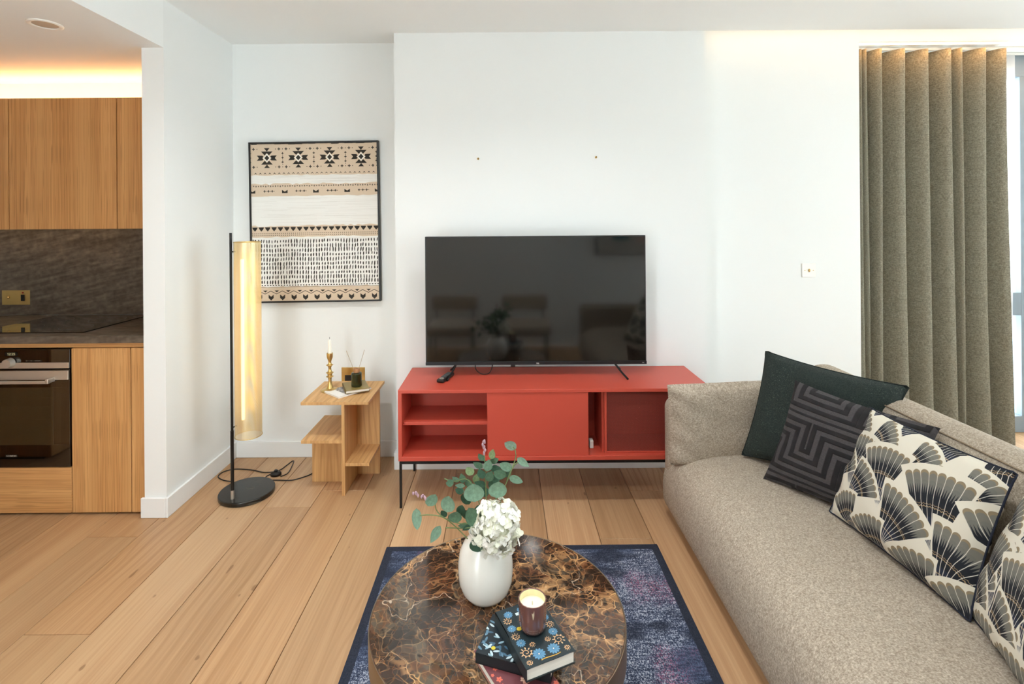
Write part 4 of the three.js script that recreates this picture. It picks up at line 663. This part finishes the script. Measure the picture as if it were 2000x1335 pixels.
// rounded outline in x,y run along the depth, both ends rounded by e; cloth runs on around the edges
function prism(pts, Z0, Z1, e, seg = 6) {
  const P = new THREE.CatmullRomCurve3(pts.map(([x, y]) => new THREE.Vector3(x, y, 0)), true, 'centripetal').getSpacedPoints(90), n = P.length - 1, pos = [], uv = [], idx = [];
  const nor = P.map((_, i) => { const a = P[(i - 1 + n) % n], b = P[(i + 1) % n], d = b.clone().sub(a).normalize(); return new THREE.Vector3(d.y, -d.x, 0); });
  let area2 = 0; for (let i = 0; i < n; i++) area2 += P[i].x * P[i + 1].y - P[i + 1].x * P[i].y; if (area2 < 0) nor.forEach((q) => q.negate());
  const far = Array.from({ length: seg + 1 }, (_, k) => { const a = k / seg * Math.PI / 2; return [Z1 - e * (1 - Math.cos(a)), e * (1 - Math.sin(a))]; }), near = far.map(([z, ins]) => [Z0 + Z1 - z, ins]).reverse();
  const all = [...far, ...Array.from({ length: 11 }, (_, i) => [mix(Z1 - e, Z0 + e, (i + 1) / 12), 0]), ...near];
  const len = P.map((_, i) => i); len[0] = 0; for (let i = 1; i <= n; i++) len[i] = len[i - 1] + P[i].distanceTo(P[i - 1]);
  let cx = 0, cy = 0; for (let i = 0; i < n; i++) { cx += P[i].x / n; cy += P[i].y / n; }
  for (const [z, ins] of all) for (let i = 0; i <= n; i++) { pos.push(P[i].x - nor[i].x * ins, P[i].y - nor[i].y * ins, -z); uv.push(len[i], z); }
  const w = n + 1, flip = area2 < 0;
  for (let r = 0; r + 1 < all.length; r++) for (let i = 0; i < n; i++) { const a = r * w + i, b = a + 1, c = a + w, d = c + 1; flip ? idx.push(a, c, b, b, c, d) : idx.push(a, b, c, b, d, c); }
  for (const [r, up] of [[0, 1], [all.length - 1, 0]]) { const c = pos.length / 3, z = -all[r][0]; for (let i = 0; i <= n; i++) { pos.push(pos[(r * w + i) * 3], pos[(r * w + i) * 3 + 1], z); uv.push(pos[(r * w + i) * 3], pos[(r * w + i) * 3 + 1]); } const m = pos.length / 3; pos.push(cx, cy, z); uv.push(cx, cy); for (let i = 0; i < n; i++) (up === 1) !== flip ? idx.push(m, c + i + 1, c + i) : idx.push(m, c + i, c + i + 1); }
  const g = new THREE.BufferGeometry(); g.setAttribute('position', new THREE.Float32BufferAttribute(pos, 3)); g.setAttribute('uv', new THREE.Float32BufferAttribute(uv, 2)); g.setIndex(idx); g.computeVertexNormals(); return g;
}
// soft cushion stretched between four corners (bottom left, bottom right, top left, top right as seen from its front)
function pillow(BL, BR, TL, TR, T, o = {}) {
  const { n = 26, pw = 2.4, ex = 0.55, pinch = 0.05, wrinkle = 0.004, sd = 0 } = o, c = BL.clone().add(BR).add(TL).add(TR).multiplyScalar(0.25), pos = [], uv = [], idx = [];
  const N = new THREE.Vector3().crossVectors(BR.clone().sub(BL), TL.clone().sub(BL)).normalize(), p = new THREE.Vector3(), q = new THREE.Vector3();
  for (const side of [1, -1]) {
    const base = pos.length / 3;
    for (let j = 0; j <= n; j++) for (let i = 0; i <= n; i++) {
      const u = -1 + 2 * i / n, v = -1 + 2 * j / n, us = Math.sign(u) * Math.pow(Math.abs(u), 0.85), vs = Math.sign(v) * Math.pow(Math.abs(v), 0.85);
      const uu = us * (1 - pinch * (1 - vs * vs) * us * us), vv = vs * (1 - pinch * (1 - us * us) * vs * vs);
      const th = T / 2 * Math.pow((1 - Math.pow(Math.abs(us), pw)) * (1 - Math.pow(Math.abs(vs), pw)), ex);
      p.copy(BL).lerp(BR, (uu + 1) / 2); q.copy(TL).lerp(TR, (uu + 1) / 2); p.lerp(q, (vv + 1) / 2).sub(c);
      const edge = Math.pow(Math.max(Math.abs(us), Math.abs(vs)), 6), w = wrinkle * (fbm(us * 3 + sd, vs * 3 + sd * 2 + side, 3) - 0.5) * 2 + wrinkle * edge * 1.2 * Math.sin((us * 13 + vs * 11) + sd) * (Math.abs(us) < 0.995 && Math.abs(vs) < 0.995 ? 1 : 0);
      p.addScaledVector(N, side * (th + (th > 0.002 ? w : 0))); pos.push(p.x, p.y, p.z); uv.push((us + 1) / 2, (vs + 1) / 2);
    }
    for (let j = 0; j < n; j++) for (let i = 0; i < n; i++) { const a = base + j * (n + 1) + i, b = a + 1, d = a + n + 1, e = d + 1; side > 0 ? idx.push(a, b, d, b, e, d) : idx.push(a, d, b, b, d, e); }
  }
  const g = new THREE.BufferGeometry(); g.setAttribute('position', new THREE.Float32BufferAttribute(pos, 3)); g.setAttribute('uv', new THREE.Float32BufferAttribute(uv, 2)); g.setIndex(idx); g.computeVertexNormals();
  // outline for piping
  const rim = []; const E = (u, v) => { const uu = u * (1 - pinch * (1 - v * v) * u * u), vv = v * (1 - pinch * (1 - u * u) * v * v); const a = BL.clone().lerp(BR, (uu + 1) / 2), b = TL.clone().lerp(TR, (uu + 1) / 2); return a.lerp(b, (vv + 1) / 2).sub(c); };
  for (let i = 0; i < 20; i++) rim.push(E(-1 + i / 10, -1)); for (let i = 0; i < 20; i++) rim.push(E(1, -1 + i / 10)); for (let i = 0; i < 20; i++) rim.push(E(1 - i / 10, 1)); for (let i = 0; i < 20; i++) rim.push(E(-1, 1 - i / 10));
  return { g, c, rim };
}
{
  const Z1 = 2.585, Z0 = 0.22, o = thing('sofa', 'long low beige woven sofa with rounded seat edge beside the rug', 'sofa', V(1.22, 0, 1.4)), L = (g) => loc(g, o);
  const seat = [[0.815, 0.04], [0.785, 0.07], [0.777, 0.14], [0.782, 0.21], [0.805, 0.275], [0.855, 0.322], [0.94, 0.348], [1.08, 0.36], [1.25, 0.362], [1.45, 0.35], [1.52, 0.25], [1.52, 0.06], [1.45, 0.035], [1.1, 0.034]];
  part('seat', L(prism(seat, Z0, Z1, 0.055, 6)), sofaM, o);
  const back = [[1.40, 0.10], [1.415, 0.30], [1.445, 0.5], [1.478, 0.66], [1.505, 0.722], [1.55, 0.745], [1.61, 0.742], [1.65, 0.71], [1.665, 0.6], [1.665, 0.3], [1.655, 0.06], [1.6, 0.04], [1.45, 0.04]];
  part('backrest', L(prism(back, Z0, Z1, 0.06, 6)), sofaM, o);
  part('backrest_seam', L(tube([V(1.503, 0.724, Z1 - 0.06), V(1.503, 0.724, 1.6), V(1.503, 0.724, Z0 + 0.06)], 0.003, 30, 6)), std({ color: 0x8f7d68, roughness: 1 }), o);
  const arm = (za, zb) => { const g = new RoundedBoxGeometry(0.80, 0.54, zb - za, 5, 0.05).translate(1.19, 0.32, -(za + zb) / 2); return L(boxUV(g)); };
  part('arm', arm(2.465, Z1), sofaM, o); part('arm', arm(Z0, Z0 + 0.12), sofaM, o);
  const ac = pillow(V(0.785, 0.295, 2.445), V(1.47, 0.33, 2.45), V(0.772, 0.680, 2.445), V(1.49, 0.705, 2.46), 0.11, { pw: 7, ex: 0.5, pinch: 0.012, wrinkle: 0.008, sd: 3 });
  ac.g.translate(ac.c.x - o.position.x, ac.c.y - o.position.y, ac.c.z - o.position.z); { const uv = ac.g.attributes.uv; for (let i = 0; i < uv.count; i++) uv.setXY(i, uv.getX(i) * 0.7, uv.getY(i) * 0.4); }
  part('arm_cushion', ac.g, sofaM, o);
  for (const [x, z] of [[0.87, 0.32], [0.87, 2.48], [1.58, 0.32], [1.58, 2.48]]) part('leg', L(cyl(0.02, 0.024, 0.045, x, 0.0005, z, 16)), blackM, o);
}
function cushion(name, label, P, mat, piping) {
  const o = thing(name, label, 'cushion', P.c); part('cover', P.g, mat, o);
  if (piping) part('piping', new THREE.TubeGeometry(new THREE.CatmullRomCurve3(P.rim, true), 160, 0.0028, 6, true), piping, o);
}
{
  const greenTex = dataTex(512, 512, (u, v) => { const k = noise(u * 250, v * 250), s = smooth(0.78, 0.95, noise(u * 230 + 40, v * 230)) * smooth(0.3, 0.6, fbm(u * 5, v * 5, 3)); return mix3(mix3([26, 34, 32], [48, 58, 54], k), [112, 122, 112], s * 0.7); });
  cushion('green_cushion', 'dark green flecked cushion with piped edge in the sofa corner', pillow(V(1.094, 0.375, 2.375), V(1.44, 0.39, 2.02), V(1.222, 0.848, 2.40), V(1.592, 0.80, 2.02), 0.17, { sd: 1, pinch: 0.06 }), std({ map: greenTex, roughness: 0.95 }), std({ color: 0x151d1b, roughness: 0.9 }));
  const key = (u, v) => { const w = 0.56, P = 0.62, H = 0.25, x = Math.abs((((u + 0.28) % w) + w) % w - w / 2), y = (((v + 0.52) % P) + P) % P - P / 2; return Math.max(y, Math.min(x, y + H)); };
  const pile = (u, v) => smooth(-0.25, 0.25, Math.sin(key(u, v) * 2 * Math.PI / 0.078));
  const velvetTex = dataTex(768, 768, (u, v) => { const p = pile(u, v), n = noise(u * 200, v * 200), b = fbm(u * 18, v * 18, 3); return mix3([62 + 14 * n, 59 + 13 * n, 61 + 13 * n], [17 + 22 * b, 16 + 20 * b, 18 + 21 * b], p); }, true, THREE.ClampToEdgeWrapping);
  const velvetBump = dataTex(512, 512, (u, v) => { const k = 255 * pile(u, v); return [k, k, k]; }, false, THREE.ClampToEdgeWrapping);
  cushion('velvet_cushion', 'charcoal cut velvet cushion with a stepped chevron relief', pillow(V(1.094, 0.362, 2.180), V(1.372, 0.366, 1.765), V(1.228, 0.783, 2.17), V(1.475, 0.7515, 1.737), 0.12, { sd: 5, pinch: 0.06, wrinkle: 0.006 }), phys({ map: velvetTex, roughness: 0.85, bumpMap: velvetBump, bumpScale: 0.004, sheen: 0.4, sheenColor: new THREE.Color(0x55505a), sheenRoughness: 0.5 }));
  // feather fan print
  const fan = (c, x, y, R, rot, spread, n) => {
    c.save(); c.translate(x, y); c.rotate(rot);
    c.fillStyle = '#dcd6c6'; c.beginPath(); c.moveTo(0, 0); c.arc(0, 0, R * 1.05, -Math.PI / 2 - spread * 1.06, -Math.PI / 2 + spread * 1.06); c.closePath(); c.fill();
    const st = 2 * spread / n;
    for (let i = 0; i < n; i++) {
      const a = -Math.PI / 2 - spread + st * (i + 0.5), hw = st * 0.47;
      const petal = (r0, r1, col) => { c.fillStyle = col; c.beginPath(); c.moveTo(Math.cos(a - hw) * r0, Math.sin(a - hw) * r0); c.lineTo(Math.cos(a - hw) * r1, Math.sin(a - hw) * r1); const cx2 = Math.cos(a) * r1, cy2 = Math.sin(a) * r1, rw = r1 * Math.sin(hw); c.arc(cx2, cy2, rw, a - Math.PI / 2, a + Math.PI / 2); c.lineTo(Math.cos(a + hw) * r0, Math.sin(a + hw) * r0); c.closePath(); c.fill(); };
      petal(0, R * 0.92, '#8b7c62'); petal(0, R * 0.885, '#75736a'); petal(0, R * 0.80, '#6f6e67');
      c.fillStyle = '#10151f'; c.beginPath(); c.moveTo(0, 0); c.lineTo(Math.cos(a - hw) * R * 0.68, Math.sin(a - hw) * R * 0.68);
      for (let k = 0; k <= 6; k++) { const b = a - hw + 2 * hw * k / 6, r = R * (k % 2 ? 0.80 : 0.67); c.lineTo(Math.cos(b) * r, Math.sin(b) * r); }
      c.closePath(); c.fill();
      c.fillStyle = '#1a2236'; c.beginPath(); c.moveTo(0, 0); c.arc(0, 0, R * 0.42, a - hw, a + hw); c.closePath(); c.fill();
    }
    for (const [r, w] of [[0.53, 5], [0.56, 3], [0.31, 4]]) { c.strokeStyle = '#a58d6a'; c.lineWidth = w; c.beginPath(); for (let k = 0; k <= 40; k++) { const b = -Math.PI / 2 - spread + 2 * spread * k / 40, q = R * (r + 0.008 * Math.sin(k * 2.2)); c.lineTo(Math.cos(b) * q, Math.sin(b) * q); } c.stroke(); }
    c.strokeStyle = '#d8d3c6'; c.lineWidth = 3.6;
    for (let i = 0; i <= n; i++) { const a = -Math.PI / 2 - spread + st * i; c.beginPath(); c.moveTo(0, 0); c.lineTo(Math.cos(a) * R * 0.92, Math.sin(a) * R * 0.92); c.stroke(); }
    c.restore();
  };
  const fanTex = (dx, dy) => canvasTex(1260, 1000, (c, W, H) => {
    c.fillStyle = '#dcd6c6'; c.fillRect(0, 0, W, H);
    const list = [[0.06, 0.20, 430, -0.1, 0.44], [0.36, 0.22, 430, -0.1, 0.44], [0.68, 0.24, 430, -0.1, 0.44], [1.0, 0.28, 430, -0.1, 0.44],
      [-0.06, 0.30, 290, 0.62, 0.5], [0.20, 0.31, 290, 0.62, 0.5], [0.52, 0.36, 300, 0.62, 0.5], [0.84, 0.40, 310, 0.6, 0.5],
      [-0.12, 0.66, 430, -0.2, 0.44], [0.175, 0.68, 430, -0.2, 0.45], [0.448, 0.69, 450, -0.2, 0.43], [0.818, 0.76, 530, -0.22, 0.42], [1.15, 0.78, 500, -0.22, 0.42],
      [-0.02, 0.68, 290, 0.5, 0.5], [0.185, 0.76, 320, 0.62, 0.5], [0.50, 0.94, 440, 0.40, 0.46], [0.845, 1.0, 450, 0.34, 0.44],
      [0.02, 1.02, 300, -0.4, 0.48], [0.255, 1.05, 320, -0.45, 0.48], [0.48, 1.12, 330, -0.42, 0.48], [0.80, 1.22, 400, -0.4, 0.46], [1.05, 1.25, 400, -0.3, 0.46]];
    for (const r of dy ? [-0.5, 0, 0.5] : [0]) for (const [u, v, q, rot, sp] of list) fan(c, (u + dx) * W, (v + dy + r) * H, q * 1.1, rot, sp * 1.1, q > 400 ? 8 : 7);
  });
  const A = std({ map: fanTex(0, 0), roughness: 0.8 }), B = std({ map: fanTex(0.1, 0.14), roughness: 0.8 });
  const pm = std({ color: 0x1b2030, roughness: 0.9 });
  cushion('fan_print_cushion', 'cream cushion with navy and grey feather fan print beside the velvet cushion', pillow(V(1.215, 0.366, 1.925), V(1.256, 0.368, 1.39), V(1.372, 0.753, 1.93), V(1.392, 0.765, 1.395), 0.15, { sd: 9, pinch: 0.05, wrinkle: 0.006 }), A, pm);
  cushion('fan_print_cushion', 'second feather fan print cushion, the one away from the velvet cushion', pillow(V(1.285, 0.366, 1.425), V(1.10, 0.368, 0.93), V(1.455, 0.75, 1.40), V(1.28, 0.76, 0.92), 0.15, { sd: 12, pinch: 0.05, wrinkle: 0.006 }), B, pm);
}

// ================= BEHIND THE CAMERA (mirrored in the television) =================
{
  const fab = std({ color: 0xb9aa98, roughness: 0.95 });
  const chair = (x, label) => {
    const o = thing('lounge_chair', label, 'chair', V(x, 0, 0.30));
    part('seat', new RoundedBoxGeometry(0.5, 0.11, 0.48, 3, 0.04).translate(0, 0.36, 0), fab, o);
    part('backrest', new RoundedBoxGeometry(0.5, 0.16, 0.07, 3, 0.03).translate(0, 0.58, 0.24), fab, o);
    for (const [a, b] of [[-1, -1], [1, -1], [-1, 1], [1, 1]]) part('leg', new THREE.CylinderGeometry(0.009, 0.009, 0.32, 10).translate(a * 0.21, 0.16, b * 0.19), blackMetalM, o);
    for (const a of [-1, 1]) part('back_post', tube([new THREE.Vector3(a * 0.2, 0.32, 0.2), new THREE.Vector3(a * 0.2, 0.6, 0.25)], 0.008, 4, 8), blackMetalM, o);
  };
  chair(-0.55, 'beige lounge chair on thin black legs mirrored behind the plant in the television'); chair(0.22, 'beige lounge chair on thin black legs mirrored nearer the sofa in the television');
  const p = thing('wall_picture', 'pale picture with a teal patch on the wall opposite the television', 'picture', V(1.5, 1.38, REAR + 0.02)); p.rotation.y = Math.PI;
  part('canvas', new THREE.BoxGeometry(0.8, 0.6, 0.025), std({ map: canvasTex(256, 192, (c) => { c.fillStyle = '#b9b3ac'; c.fillRect(0, 0, 256, 192); c.fillStyle = '#2f6f74'; c.fillRect(140, 90, 60, 50); c.fillStyle = '#c9a7a0'; c.fillRect(20, 30, 90, 120); }), roughness: 0.9 }), p);
  part('frame', merge([bx(-0.41, 0.41, 0.3, 0.31, -0.015, 0.015, 0.001), bx(-0.41, 0.41, -0.31, -0.3, -0.015, 0.015, 0.001), bx(-0.41, -0.4, -0.3, 0.3, -0.015, 0.015, 0.001), bx(0.4, 0.41, -0.3, 0.3, -0.015, 0.015, 0.001)]), blackM, p);
}

scene.traverse((o) => { if (o.isMesh) { o.castShadow = true; o.receiveShadow = true; } if (o.isSpotLight || o.isPointLight) o.castShadow = true; });
renderer.render(scene, camera);
